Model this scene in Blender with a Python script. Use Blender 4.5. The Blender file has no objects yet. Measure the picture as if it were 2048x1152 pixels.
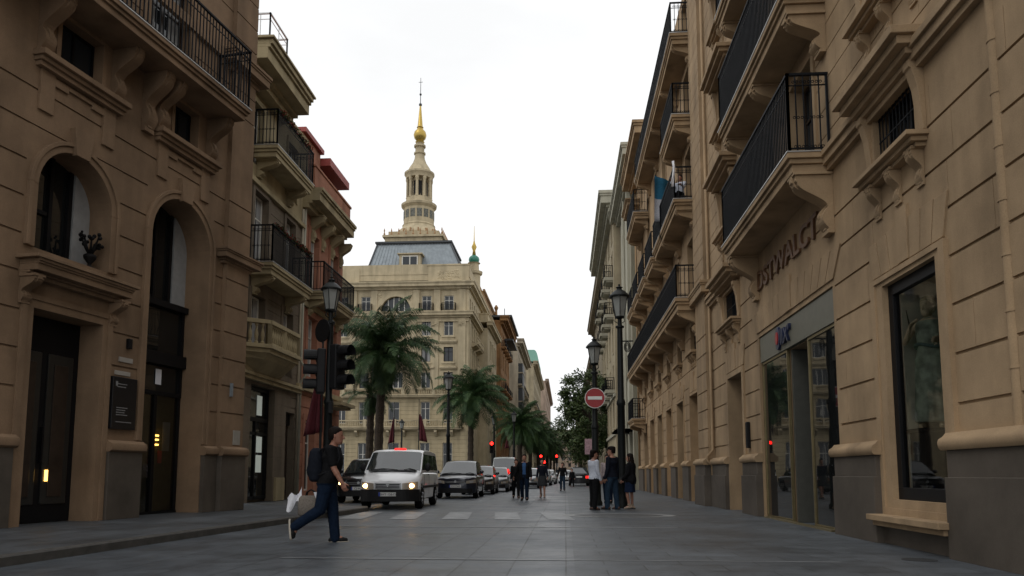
import bpy, math, random
from math import sin, cos, pi, radians, sqrt
from mathutils import Vector, Matrix

# ------------------------------------------------------------------ camera, world, sun, exposure
SC = bpy.context.scene
C = SC.collection
cam = bpy.data.cameras.new("camera")
camo = bpy.data.objects.new("camera", cam); C.objects.link(camo)
cam.sensor_width = 36; cam.lens = 1500 / 2048 * 36
cam.shift_y = 211.5 / 2048
cam.clip_start = .05; cam.clip_end = 5000
camo.location = (0, 0, 1.06)
camo.rotation_euler = (radians(90 + 6.107), 0, radians(4.042))
SC.camera = camo

world = bpy.data.worlds.new("World"); SC.world = world; world.use_nodes = True
nt = world.node_tree; N = nt.nodes; LK = nt.links
bg = N["Background"]; bg.inputs[1].default_value = .105
sky = N.new("ShaderNodeTexSky"); sky.sky_type = 'NISHITA'; sky.sun_disc = False
sky.sun_elevation = radians(52); sky.sun_rotation = radians(-130); sky.dust_density = 3
hsv = N.new("ShaderNodeHueSaturation"); hsv.inputs['Saturation'].default_value = .25
LK.new(sky.outputs[0], hsv.inputs['Color'])
tc = N.new("ShaderNodeTexCoord")
mp = N.new("ShaderNodeMapping"); mp.inputs['Scale'].default_value = (2.2, 2.2, 5.5)
LK.new(tc.outputs['Generated'], mp.inputs[0])
nz = N.new("ShaderNodeTexNoise"); nz.inputs['Scale'].default_value = 1.6; nz.inputs['Detail'].default_value = 5
LK.new(mp.outputs[0], nz.inputs['Vector'])
cr = N.new("ShaderNodeValToRGB")
cr.color_ramp.elements[0].position = .3; cr.color_ramp.elements[0].color = (11.8, 11.9, 12.0, 1)
cr.color_ramp.elements[1].position = .66; cr.color_ramp.elements[1].color = (13.2, 13.3, 13.4, 1)
LK.new(nz.outputs['Fac'], cr.inputs[0])
mx = N.new("ShaderNodeMix"); mx.data_type = 'RGBA'; mx.inputs[0].default_value = .9
LK.new(hsv.outputs[0], mx.inputs[6]); LK.new(cr.outputs[0], mx.inputs[7])
LK.new(mx.outputs[2], bg.inputs[0])

sl = bpy.data.lights.new("sun", 'SUN'); sl.energy = .6; sl.angle = radians(25); sl.color = (1, .975, .94)
so = bpy.data.objects.new("sun", sl); C.objects.link(so)
so.rotation_euler = (radians(38), 0, radians(-50))   # light from behind-left, high
vs = SC.view_settings
vs.view_transform = 'Standard'; vs.look = 'None'; vs.exposure = -.24; vs.gamma = 1
SC.render.film_transparent = False
SC.cycles.max_bounces = 6; SC.cycles.use_denoising = True

# ------------------------------------------------------------------ helpers
random.seed(7)
class MB:
    """collects faces, then links them as one mesh object"""
    def __init__(s): s.v = []; s.f = []; s.m = []; s.T = None; s.mi = 0
    def p(s, *c):
        q = Vector(c)
        if s.T is not None: q = s.T @ q
        s.v.append(q); return len(s.v) - 1
    def face(s, ids): s.f.append(tuple(ids)); s.m.append(s.mi)
    def quad(s, a, b, c, d): s.face([s.p(*a), s.p(*b), s.p(*c), s.p(*d)])
    def poly(s, pts): s.face([s.p(*a) for a in pts])
    def box(s, x0, x1, y0, y1, z0, z1):
        i = [s.p(x, y, z) for z in (z0, z1) for x, y in ((x0, y0), (x1, y0), (x1, y1), (x0, y1))]
        for a in ((3, 2, 1, 0), (4, 5, 6, 7), (0, 1, 5, 4), (1, 2, 6, 5), (2, 3, 7, 6), (3, 0, 4, 7)): s.face([i[k] for k in a])
        return s
    def loft(s, rings, caps=True, closed=True):
        R = [[s.p(*q) for q in r] for r in rings]; n = len(R[0])
        for a, b in zip(R, R[1:]):
            for k in range(n if closed else n - 1):
                k2 = (k + 1) % n; s.face((a[k], a[k2], b[k2], b[k]))
        if caps: s.face(R[0][::-1]); s.face(R[-1])
        return s
    def lathe(s, prof, c=(0, 0, 0), seg=16, caps=True):
        return s.loft([[(c[0] + r * cos(2 * pi * k / seg), c[1] + r * sin(2 * pi * k / seg), c[2] + z) for k in range(seg)] for r, z in prof], caps)
    def ext(s, prof, u0, u1):
        """profile of (out, z) extruded along x"""
        return s.loft([[(u, o, z) for o, z in prof] for u in (u0, u1)])
    def extz(s, prof, z0, z1):
        return s.loft([[(x, y, z) for x, y in prof] for z in (z0, z1)])
    def exty(s, prof, y0, y1):
        return s.loft([[(x, y, z) for x, z in prof] for y in (y0, y1)])
    def tube(s, pts, r, seg=6):
        pts = [Vector(q) for q in pts]; rings = []
        for i, q in enumerate(pts):
            t = (pts[min(i + 1, len(pts) - 1)] - pts[max(i - 1, 0)]).normalized()
            a = t.orthogonal().normalized() if i == 0 else (a - t * a.dot(t)).normalized()
            b = t.cross(a); rr = r[i] if isinstance(r, (list, tuple)) else r
            rings.append([tuple(q + (a * cos(2 * pi * k / seg) + b * sin(2 * pi * k / seg)) * rr) for k in range(seg)])
        return s.loft(rings)
    def ball(s, c, r, seg=12, rings=8):
        if not isinstance(r, (list, tuple)): r = (r, r, r)
        R = []
        for i in range(rings + 1):
            t = pi * i / rings; q = max(sin(t), .02)
            R.append([(c[0] + r[0] * q * cos(2 * pi * k / seg), c[1] + r[1] * q * sin(2 * pi * k / seg), c[2] - r[2] * cos(t)) for k in range(seg)])
        return s.loft(R)
    def mesh(s, name, mats, smooth=False):
        me = bpy.data.meshes.new(name)
        me.from_pydata([tuple(q) for q in s.v], [], s.f)
        for m in (mats if isinstance(mats, (list, tuple)) else [mats]): me.materials.append(m)
        if any(s.m): me.polygons.foreach_set('material_index', s.m)
        if smooth: me.polygons.foreach_set('use_smooth', [True] * len(s.f))
        me.update(); return me
    def build(s, name, mats, parent=None, smooth=False, bevel=0, auto=None, loc=None):
        me = s.mesh(name, mats, smooth or auto is not None)
        if auto is not None: me.set_sharp_from_angle(angle=radians(auto))
        return link(name, me, parent, bevel, loc)

def pieces(mb, name, mats, parent, bevel=0, auto=None):
    """builds one object per piece marked with mb.cut()"""
    ks = getattr(mb, 'cuts', [0]) + [len(mb.f)]; out = []
    for a, b in zip(ks, ks[1:]):
        if b <= a: continue
        q = MB(); mp_ = {}
        for f in mb.f[a:b]:
            q.face([mp_.setdefault(i, len(mp_)) for i in f])
        inv = sorted(mp_, key=mp_.get); q.v = [mb.v[i] for i in inv]
        out.append(q.build(name, mats, parent, bevel=bevel, auto=auto))
    return out
def cut(mb):
    if not hasattr(mb, 'cuts'): mb.cuts = []
    mb.cuts.append(len(mb.f))
def link(name, me, parent=None, bevel=0, loc=None):
    o = bpy.data.objects.new(name, me); C.objects.link(o)
    if parent is not None: o.parent = parent
    if loc is not None: o.location = loc
    if bevel:
        b = o.modifiers.new('bevel', 'BEVEL'); b.width = bevel; b.segments = 2; b.limit_method = 'ANGLE'; b.angle_limit = radians(40)
    return o
def tag(o, label=None, cat=None, group=None, kind=None):
    if label: o['label'] = label
    if cat: o['category'] = cat
    if group: o['group'] = group
    if kind: o['kind'] = kind
    return o
def thing(name, label, cat, loc=(0, 0, 0), rotz=0, group=None):
    o = bpy.data.objects.new(name, None); C.objects.link(o); o.empty_display_size = .2
    o.location = loc; o.rotation_euler = (0, 0, rotz)
    return tag(o, label, cat, group)
def kids(o): return [c for c in bpy.data.objects if c.parent == o]
def copy_tree(o, parent=None):
    c = o.copy(); C.objects.link(c)
    if parent is not None: c.parent = parent
    for ch in kids(o): copy_tree(ch, c)
    return c
def dup(o, loc, rotz=None, label=None, scale=None):
    c = copy_tree(o); c.location = loc
    if rotz is not None: c.rotation_euler = (0, 0, rotz)
    if label: c['label'] = label
    if scale: c.scale = scale if isinstance(scale, tuple) else (scale,) * 3
    return c

# ------------------------------------------------------------------ materials
def newmat(name):
    m = bpy.data.materials.new(name); m.use_nodes = True
    return m, m.node_tree.nodes, m.node_tree.links, m.node_tree.nodes["Principled BSDF"]
def wpos(Nn): return Nn.new("ShaderNodeNewGeometry").outputs['Position']
def plain(name, col, rough=.5, metal=0, spec=.5, var=.12, nscale=6., emit=None, es=0, coat=0, bump=0):
    m, Nn, L, b = newmat(name)
    b.inputs['Roughness'].default_value = rough; b.inputs['Metallic'].default_value = metal
    b.inputs['Specular IOR Level'].default_value = spec; b.inputs['Coat Weight'].default_value = coat
    b.inputs['Base Color'].default_value = (*col, 1)
    if var:
        n = Nn.new("ShaderNodeTexNoise"); n.inputs['Scale'].default_value = nscale; n.inputs['Detail'].default_value = 6
        L.new(wpos(Nn), n.inputs['Vector'])
        r = Nn.new("ShaderNodeValToRGB")
        r.color_ramp.elements[0].position = .3; r.color_ramp.elements[0].color = (*[c * (1 - var) for c in col], 1)
        r.color_ramp.elements[1].position = .7; r.color_ramp.elements[1].color = (*[min(1, c * (1 + var)) for c in col], 1)
        L.new(n.outputs['Fac'], r.inputs[0]); L.new(r.outputs[0], b.inputs['Base Color'])
        if bump:
            bp = Nn.new("ShaderNodeBump"); bp.inputs['Strength'].default_value = bump; bp.inputs['Distance'].default_value = .02
            L.new(n.outputs['Fac'], bp.inputs['Height']); L.new(bp.outputs[0], b.inputs['Normal'])
    if emit:
        b.inputs['Emission Color'].default_value = (*emit, 1); b.inputs['Emission Strength'].default_value = es
    return m
def plaster(name, col, var=.26, stain=.26, grain=60., rough=.9, bands=0):
    """stucco / stone: broad blotches, rain streaks, fine grain bump"""
    col = tuple(c * .70 for c in col)
    m, Nn, L, b = newmat(name); b.inputs['Roughness'].default_value = rough; b.inputs['Specular IOR Level'].default_value = .25
    P = wpos(Nn)
    n1 = Nn.new("ShaderNodeTexNoise"); n1.inputs['Scale'].default_value = .9; n1.inputs['Detail'].default_value = 8; n1.inputs['Roughness'].default_value = .65
    L.new(P, n1.inputs['Vector'])
    mpn = Nn.new("ShaderNodeMapping"); mpn.inputs['Scale'].default_value = (1.1, 1.1, .16); L.new(P, mpn.inputs[0])
    n2 = Nn.new("ShaderNodeTexNoise"); n2.inputs['Scale'].default_value = 1.3; n2.inputs['Detail'].default_value = 6; L.new(mpn.outputs[0], n2.inputs['Vector'])
    n3 = Nn.new("ShaderNodeTexNoise"); n3.inputs['Scale'].default_value = grain; n3.inputs['Detail'].default_value = 3; L.new(P, n3.inputs['Vector'])
    r1 = Nn.new("ShaderNodeValToRGB"); e = r1.color_ramp.elements
    e[0].position = .3; e[0].color = (*[c * (1 - var) for c in col], 1); e[1].position = .72; e[1].color = (*[min(1, c * (1 + var * .6)) for c in col], 1)
    L.new(n1.outputs['Fac'], r1.inputs[0])
    r2 = Nn.new("ShaderNodeValToRGB"); e = r2.color_ramp.elements
    e[0].position = .34; e[0].color = (1 - stain, 1 - stain, 1 - stain, 1); e[1].position = .56; e[1].color = (1, 1, 1, 1)
    L.new(n2.outputs['Fac'], r2.inputs[0])
    mxn = Nn.new("ShaderNodeMix"); mxn.data_type = 'RGBA'; mxn.blend_type = 'MULTIPLY'; mxn.inputs[0].default_value = 1
    L.new(r1.outputs[0], mxn.inputs[6]); L.new(r2.outputs[0], mxn.inputs[7])
    r3 = Nn.new("ShaderNodeValToRGB"); e = r3.color_ramp.elements
    e[0].position = .25; e[0].color = (.86, .86, .86, 1); e[1].position = .75; e[1].color = (1.06, 1.06, 1.06, 1)
    L.new(n3.outputs['Fac'], r3.inputs[0])
    mx2 = Nn.new("ShaderNodeMix"); mx2.data_type = 'RGBA'; mx2.blend_type = 'MULTIPLY'; mx2.inputs[0].default_value = 1
    L.new(mxn.outputs[2], mx2.inputs[6]); L.new(r3.outputs[0], mx2.inputs[7]); L.new(mx2.outputs[2], b.inputs['Base Color'])
    bp = Nn.new("ShaderNodeBump"); bp.inputs['Strength'].default_value = .35; bp.inputs['Distance'].default_value = .006
    L.new(n3.outputs['Fac'], bp.inputs['Height']); last = bp
    if bands:      # masonry course joints of far-off facades
        sp = Nn.new("ShaderNodeSeparateXYZ"); L.new(P, sp.inputs[0])
        mo = Nn.new("ShaderNodeMath"); mo.operation = 'PINGPONG'; mo.inputs[1].default_value = bands / 2; L.new(sp.outputs['Z'], mo.inputs[0])
        lt = Nn.new("ShaderNodeMath"); lt.operation = 'GREATER_THAN'; lt.inputs[1].default_value = .025; L.new(mo.outputs[0], lt.inputs[0])
        b2 = Nn.new("ShaderNodeBump"); b2.inputs['Strength'].default_value = .9; b2.inputs['Distance'].default_value = .05
        L.new(lt.outputs[0], b2.inputs['Height']); L.new(bp.outputs[0], b2.inputs['Normal']); last = b2
    L.new(last.outputs[0], b.inputs['Normal'])
    return m
def glassy(name, tint=(.02, .025, .03), rough=.04, ior=1.5, wave=.12):
    """window pane: dark glossy, slightly wavy"""
    m, Nn, L, b = newmat(name); b.inputs['Base Color'].default_value = (*tint, 1); b.inputs['Roughness'].default_value = rough
    b.inputs['IOR'].default_value = ior
    n = Nn.new("ShaderNodeTexNoise"); n.inputs['Scale'].default_value = 1.7; n.inputs['Detail'].default_value = 1; L.new(wpos(Nn), n.inputs['Vector'])
    bp = Nn.new("ShaderNodeBump"); bp.inputs['Strength'].default_value = wave; bp.inputs['Distance'].default_value = .05
    L.new(n.outputs['Fac'], bp.inputs['Height']); L.new(bp.outputs[0], b.inputs['Normal'])
    return m
def clear_glass(name, tint=(.85, .88, .86)):
    m, Nn, L, b = newmat(name); out = Nn["Material Output"]
    tr = Nn.new("ShaderNodeBsdfTransparent"); tr.inputs[0].default_value = (*tint, 1)
    gl = Nn.new("ShaderNodeBsdfGlossy"); gl.inputs['Roughness'].default_value = .02
    fr = Nn.new("ShaderNodeFresnel"); fr.inputs[0].default_value = 1.5
    ad = Nn.new("ShaderNodeMath"); ad.operation = 'MULTIPLY_ADD'; ad.inputs[1].default_value = .9; ad.inputs[2].default_value = .02; L.new(fr.outputs[0], ad.inputs[0])
    ms = Nn.new("ShaderNodeMixShader"); L.new(ad.outputs[0], ms.inputs[0]); L.new(tr.outputs[0], ms.inputs[1]); L.new(gl.outputs[0], ms.inputs[2])
    L.new(ms.outputs[0], out.inputs[0]); return m
def emis(name, col, s):
    return plain(name, tuple(min(c, .8) for c in col), .3, var=0, emit=col, es=s)
def paving(name, col, bw, bh, rough=.42, mortar=.006, var=.22, rot=0, off=.5, wet=.16):
    m, Nn, L, b = newmat(name); P = wpos(Nn)
    mpn = Nn.new("ShaderNodeMapping"); mpn.inputs['Rotation'].default_value = (0, 0, rot); L.new(P, mpn.inputs[0])
    bt = Nn.new("ShaderNodeTexBrick"); bt.offset = off; bt.inputs['Scale'].default_value = 1
    bt.inputs['Brick Width'].default_value = bw; bt.inputs['Row Height'].default_value = bh
    bt.inputs['Mortar Size'].default_value = mortar; bt.inputs['Mortar Smooth'].default_value = .1; bt.inputs['Bias'].default_value = 0
    bt.inputs['Color1'].default_value = (*[c * (1 - var) for c in col], 1); bt.inputs['Color2'].default_value = (*[c * (1 + var) for c in col], 1)
    bt.inputs['Mortar'].default_value = (*[c * .35 for c in col], 1)
    L.new(mpn.outputs[0], bt.inputs['Vector'])
    n = Nn.new("ShaderNodeTexNoise"); n.inputs['Scale'].default_value = .55; n.inputs['Detail'].default_value = 9; n.inputs['Roughness'].default_value = .68; L.new(P, n.inputs['Vector'])
    g = Nn.new("ShaderNodeTexNoise"); g.inputs['Scale'].default_value = 90; g.inputs['Detail'].default_value = 3; L.new(P, g.inputs['Vector'])
    r = Nn.new("ShaderNodeValToRGB"); e = r.color_ramp.elements
    e[0].position = .32; e[0].color = (.66, .66, .66, 1); e[1].position = .7; e[1].color = (1.2, 1.2, 1.2, 1); L.new(n.outputs['Fac'], r.inputs[0])
    x = Nn.new("ShaderNodeMix"); x.data_type = 'RGBA'; x.blend_type = 'MULTIPLY'; x.inputs[0].default_value = 1
    L.new(bt.outputs['Color'], x.inputs[6]); L.new(r.outputs[0], x.inputs[7])
    r2 = Nn.new("ShaderNodeValToRGB"); e = r2.color_ramp.elements
    e[0].position = .3; e[0].color = (.8, .8, .8, 1); e[1].position = .7; e[1].color = (1.12, 1.12, 1.12, 1); L.new(g.outputs['Fac'], r2.inputs[0])
    x2 = Nn.new("ShaderNodeMix"); x2.data_type = 'RGBA'; x2.blend_type = 'MULTIPLY'; x2.inputs[0].default_value = 1
    L.new(x.outputs[2], x2.inputs[6]); L.new(r2.outputs[0], x2.inputs[7])
    vo = Nn.new("ShaderNodeTexVoronoi"); vo.inputs['Scale'].default_value = 3.2; L.new(P, vo.inputs['Vector'])      # gum spots and blotches
    r3 = Nn.new("ShaderNodeValToRGB"); e = r3.color_ramp.elements; e[0].position = .045; e[0].color = (.55, .55, .55, 1); e[1].position = .07; e[1].color = (1, 1, 1, 1); L.new(vo.outputs['Distance'], r3.inputs[0])
    n4 = Nn.new("ShaderNodeTexNoise"); n4.inputs['Scale'].default_value = 3.1; n4.inputs['Detail'].default_value = 7; n4.inputs['Roughness'].default_value = .7; L.new(P, n4.inputs['Vector'])
    r4 = Nn.new("ShaderNodeValToRGB"); e = r4.color_ramp.elements; e[0].position = .36; e[0].color = (.74, .74, .74, 1); e[1].position = .56; e[1].color = (1.08, 1.08, 1.08, 1); L.new(n4.outputs['Fac'], r4.inputs[0])
    x3 = Nn.new("ShaderNodeMix"); x3.data_type = 'RGBA'; x3.blend_type = 'MULTIPLY'; x3.inputs[0].default_value = 1; L.new(x2.outputs[2], x3.inputs[6]); L.new(r3.outputs[0], x3.inputs[7])
    x4 = Nn.new("ShaderNodeMix"); x4.data_type = 'RGBA'; x4.blend_type = 'MULTIPLY'; x4.inputs[0].default_value = 1; L.new(x3.outputs[2], x4.inputs[6]); L.new(r4.outputs[0], x4.inputs[7]); L.new(x4.outputs[2], b.inputs['Base Color'])
    mr = Nn.new("ShaderNodeMapRange"); mr.inputs[1].default_value = .3; mr.inputs[2].default_value = .7
    mr.inputs[3].default_value = rough - wet; mr.inputs[4].default_value = rough + wet; L.new(n.outputs['Fac'], mr.inputs[0]); L.new(mr.outputs[0], b.inputs['Roughness'])
    b1 = Nn.new("ShaderNodeBump"); b1.inputs['Strength'].default_value = .5; b1.inputs['Distance'].default_value = .008; b1.invert = True
    L.new(bt.outputs['Fac'], b1.inputs['Height'])
    b2 = Nn.new("ShaderNodeBump"); b2.inputs['Strength'].default_value = .25; b2.inputs['Distance'].default_value = .004
    L.new(g.outputs['Fac'], b2.inputs['Height']); L.new(b1.outputs[0], b2.inputs['Normal']); L.new(b2.outputs[0], b.inputs['Normal'])
    return m

M = dict(
    right=plaster('warm beige stucco', (.56, .395, .235)), right2=plaster('tan stucco', (.58, .40, .23)),
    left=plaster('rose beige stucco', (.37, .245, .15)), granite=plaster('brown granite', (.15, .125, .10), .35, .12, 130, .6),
    cream=plaster('cream stone', (.76, .635, .42), .14, .25), creamb=plaster('cream banded stone', (.71, .585, .37), .14, .25, bands=.55),
    grey2=plaster('olive grey stucco', (.25, .20, .145), .2, .3, bands=.42), cream2=plaster('dull cream stone', (.56, .46, .275), .14, .3),
    orange=plaster('orange red plaster', (.54, .25, .16), .2, .25, bands=.5), ochre=plaster('ochre plaster', (.52, .32, .16), .2, .3),
    brown=plaster('brown ochre plaster', (.46, .25, .11), .25, .35), pale=plaster('pale plaster', (.60, .52, .39), .14, .3),
    pink=plaster('pinkish plaster', (.58, .44, .34), .14, .25), mint=plaster('greenish white plaster', (.60, .57, .45), .1, .2),
    sand=plaster('sand stone', (.58, .49, .33), .16, .3), redtrim=plain('red painted trim', (.30, .055, .045), .6),
    iron=plain('black iron', (.008, .009, .011), .6, 0, .12), black=plain('black painted frame', (.007, .007, .008), .5, 0, .2),
    pole=plain('dark green iron', (.007, .009, .009), .5, 0, .25), zinc=plain('zinc roof', (.22, .25, .27), .5, .2, var=.15, nscale=2), slate=plain('dark slate', (.05, .055, .06), .6),
    tile=plain('clay roof tile', (.30, .11, .07), .8, var=.3, nscale=9), gold=plain('gilding', (.50, .35, .09), .4, .8, var=.1), verd=plain('green glazed dome', (.03, .2, .14), .35, var=.2),
    copper=plain('pale green copper', (.2, .42, .34), .6, var=.15), pane=glassy('window glass'), shop=glassy('shop glass', (.010, .011, .011), .02, 1.5, .03), clear=clear_glass('clear glass'),
    whitef=plain('white window frame', (.62, .6, .54), .5), curtain=plain('pale curtain', (.28, .28, .275), .9, var=.1), wood=plain('dark wood', (.03, .02, .014), .4, var=.3),
    fascia=plain('grey green fascia', (.13, .125, .092), .5, var=.08), brass=plain('brass trim', (.26, .21, .11), .4, .8), dark=plain('dark interior', (.012, .011, .010), .8),
    rail_edge=plain('zinc edge strip', (.45, .45, .44), .4, .5), letter=plain('rust brown letters', (.15, .075, .035), .6), paper=plain('white paper', (.75, .75, .78), .8, var=.04),
    signred=plain('sign red', (.32, .006, .010), .35, var=.05), signwhite=plain('sign white', (.75, .75, .72), .35, var=.04), navy=plain('navy letters', (.012, .02, .06), .4),
    tyre=plain('tyre rubber', (.008, .008, .008), .9, spec=.15), rim=plain('alloy rim', (.3, .3, .31), .35, .8), chrome=plain('chrome', (.42, .43, .44), .3, .3, var=.04), plastic=plain('black plastic', (.010, .010, .011), .55, spec=.25),
    lensglass=plain('headlamp lens', (.42, .37, .3), .12, .2, .8, var=.02), carglass=glassy('car glass', (.02, .027, .03), .04, 2.0), plate=plain('number plate', (.62, .62, .6), .4, var=.05), eu=plain('plate blue', (.01, .04, .3), .4),
    skin=plain('skin', (.34, .17, .115), .55, var=.1, nscale=25), skin2=plain('tanned skin', (.28, .13, .085), .55, var=.1, nscale=25), hair=plain('dark hair', (.008, .005, .004), .7, spec=.12, var=.4, nscale=60),
    flag=plain('maroon cloth', (.075, .005, .010), .85, var=.15), lampglass=plain('frosted lamp glass', (.30, .31, .29), .25, .0, .6, var=.08),
    bark=plain('palm bark', (.045, .033, .022), .95, var=.5, nscale=14, bump=.8), bark2=plain('tree bark', (.04, .03, .022), .95, var=.4, nscale=16, bump=.8),
    head=emis('lit headlamp', (1, .58, .22), 16), tail=emis('lit tail lamp', (1, .02, .015), 1.3), redlight=emis('red signal lit', (1, .012, .008), 12), warm=emis('warm interior lamp', (1, .55, .12), 5),
    screen=emis('blue screen', (.15, .6, .8), 1.0), sheetlit=emis('lit poster', (.5, .55, .5), .35),
)
def cloth(name, c, v=.2): return plain(name, c, .95, spec=.08, var=v, nscale=22, bump=.3)
def leafmat(name, a, b2):
    m, Nn, L, b = newmat(name); b.inputs['Roughness'].default_value = .55; b.inputs['Specular IOR Level'].default_value = .3
    n = Nn.new("ShaderNodeTexNoise"); n.inputs['Scale'].default_value = 1.6; n.inputs['Detail'].default_value = 4; L.new(wpos(Nn), n.inputs['Vector'])
    r = Nn.new("ShaderNodeValToRGB"); e = r.color_ramp.elements
    e[0].position = .35; e[0].color = (*a, 1); e[1].position = .65; e[1].color = (*b2, 1); L.new(n.outputs['Fac'], r.inputs[0]); L.new(r.outputs[0], b.inputs['Base Color'])
    return m
M['palm'] = leafmat('palm fronds', (.017, .048, .014), (.055, .10, .03)); M['leaf'] = leafmat('leaves', (.022, .045, .012), (.085, .115, .04))

# ------------------------------------------------------------------ facade kit (local frame: x along the wall, y out of it, z up)
class Facade:
    def __init__(s, u0, u1, z0, z1): s.b = (u0, u1, z0, z1); s.r = []
    def set(s, u0, u1, z0, z1, d): s.r.append((u0, u1, z0, z1, d, 0)); return s
    def add(s, u0, u1, z0, z1, d): s.r.append((u0, u1, z0, z1, d, 1)); return s
    def courses(s, u0, u1, z0, z1, step, h=.035, d=-.03, joint=0, seed=0):
        z = z0; k = 0; rr = random.Random(seed)
        while z < z1:
            s.add(u0, u1, z, z + h, d)
            if joint:
                u = u0 + rr.uniform(.2, joint)
                while u < u1 - .2:
                    s.add(u, u + .012, z + h, min(z + step, z1), -.008); u += joint * rr.uniform(.75, 1.3)
            z += step; k += 1
    def build(s, mb):
        def near(v): return round(v, 4)
        us = sorted({near(x) for r in s.r for x in r[:2] if s.b[0] < x < s.b[1]} | {s.b[0], s.b[1]})
        zs = sorted({near(x) for r in s.r for x in r[2:4] if s.b[2] < x < s.b[3]} | {s.b[2], s.b[3]})
        nu, nz_ = len(us) - 1, len(zs) - 1
        D = [[0.] * nz_ for _ in range(nu)]
        cu = [(us[i] + us[i + 1]) / 2 for i in range(nu)]; cz = [(zs[j] + zs[j + 1]) / 2 for j in range(nz_)]
        import bisect
        for a, b, c, d, v, op in s.r:
            for i in range(bisect.bisect(cu, a), bisect.bisect(cu, b)):
                for j in range(bisect.bisect(cz, c), bisect.bisect(cz, d)):
                    if op == 0: D[i][j] = v
                    elif D[i][j] > -.2: D[i][j] += v
        # merge equal runs vertically to keep the mesh light
        for i in range(nu):
            j = 0
            while j < nz_:
                k = j
                while k + 1 < nz_ and D[i][k + 1] == D[i][j]: k += 1
                d = D[i][j]
                mb.quad((us[i], d, zs[j]), (us[i], d, zs[k + 1]), (us[i + 1], d, zs[k + 1]), (us[i + 1], d, zs[j]))
                j = k + 1
            for j in range(nz_ - 1):
                if D[i][j] != D[i][j + 1]:
                    z = zs[j + 1]; mb.quad((us[i], D[i][j], z), (us[i + 1], D[i][j], z), (us[i + 1], D[i][j + 1], z), (us[i], D[i][j + 1], z))
        for j in range(nz_):
            for i in range(nu - 1):
                if D[i][j] != D[i + 1][j]:
                    u = us[i + 1]; mb.quad((u, D[i][j], zs[j]), (u, D[i][j], zs[j + 1]), (u, D[i + 1][j], zs[j + 1]), (u, D[i + 1][j], zs[j]))
        return mb
def shell(mb, u0, u1, z0, z1, depth):
    """sides, back and flat roof behind a facade"""
    mb.quad((u0, 0, z0), (u0, -depth, z0), (u0, -depth, z1), (u0, 0, z1)); mb.quad((u1, 0, z0), (u1, 0, z1), (u1, -depth, z1), (u1, -depth, z0))
    mb.quad((u0, -depth, z0), (u1, -depth, z0), (u1, -depth, z1), (u0, -depth, z1)); mb.quad((u0, 0, z1), (u0, -depth, z1), (u1, -depth, z1), (u1, 0, z1))
def cornice(mb, u0, u1, z, h, pr, ret=True):
    """stepped moulding whose bottom is at z, projecting pr"""
    e = pr if ret else 0
    for a, b, k in ((0, .22, .35), (.22, .34, .5), (.34, .72, .86), (.72, .84, .93), (.84, 1, 1.)):
        mb.box(u0 - e * k, u1 + e * k, -.05, pr * k, z + h * a, z + h * b)
def arch_plate(mb, uc, r, zs, ztop, d, seg=20, y=0):
    """fills the rectangle above a semicircular opening"""
    P = [(uc - r * cos(pi * k / seg), zs + r * sin(pi * k / seg)) for k in range(seg + 1)]
    for (a, b), (c, e) in zip(P, P[1:]):
        mb.quad((a, y, b), (c, y, e), (c, y, ztop + .001), (a, y, ztop + .001)); mb.quad((a, y, b), (a, y - d, b), (c, y - d, e), (c, y, e))
def archivolt(mb, uc, r0, r1, zs, y0, y1, seg=24, a0=0, a1=pi):
    P = [a0 + (a1 - a0) * k / seg for k in range(seg + 1)]
    mb.loft([[(uc - r0 * cos(a), y0, zs + r0 * sin(a)), (uc - r0 * cos(a), y1, zs + r0 * sin(a)), (uc - r1 * cos(a), y1, zs + r1 * sin(a)), (uc - r1 * cos(a), y0, zs + r1 * sin(a))] for a in P])
def console_prof(D, H):
    pts = [(0, 0), (D, 0), (D, -.10 * H), (D * .95, -.12 * H)]
    for k in range(11):
        t = k / 10; a = t * pi
        pts.append((D * (.55 + .40 * cos(a)) - .0 * D, -H * (.13 + .42 * t) - 0))
    for k in range(1, 9):
        t = k / 8; pts.append((D * (.15 + .17 * sin(t * pi)), -H * (.55 + .37 * t)))
    pts += [(D * .18, -H * .93), (D * .18, -H), (0, -H)]
    return pts
def console(parent, name, u, z, D, H, w, mat):
    """scroll bracket hanging below z"""
    mb = MB(); P = console_prof(D, H)
    mb.ext([(o, z + q) for o, q in P], u - w / 2, u + w / 2)
    mb.ext([(o * 1.06 + .004, z + q * .98) for o, q in console_prof(D, H * .94)], u - w * .22, u + w * .22)
    mb.box(u - w * .62, u + w * .62, 0, D * 1.05, z, z + .05)
    return mb.build(name, mat, parent, bevel=.006)
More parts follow.
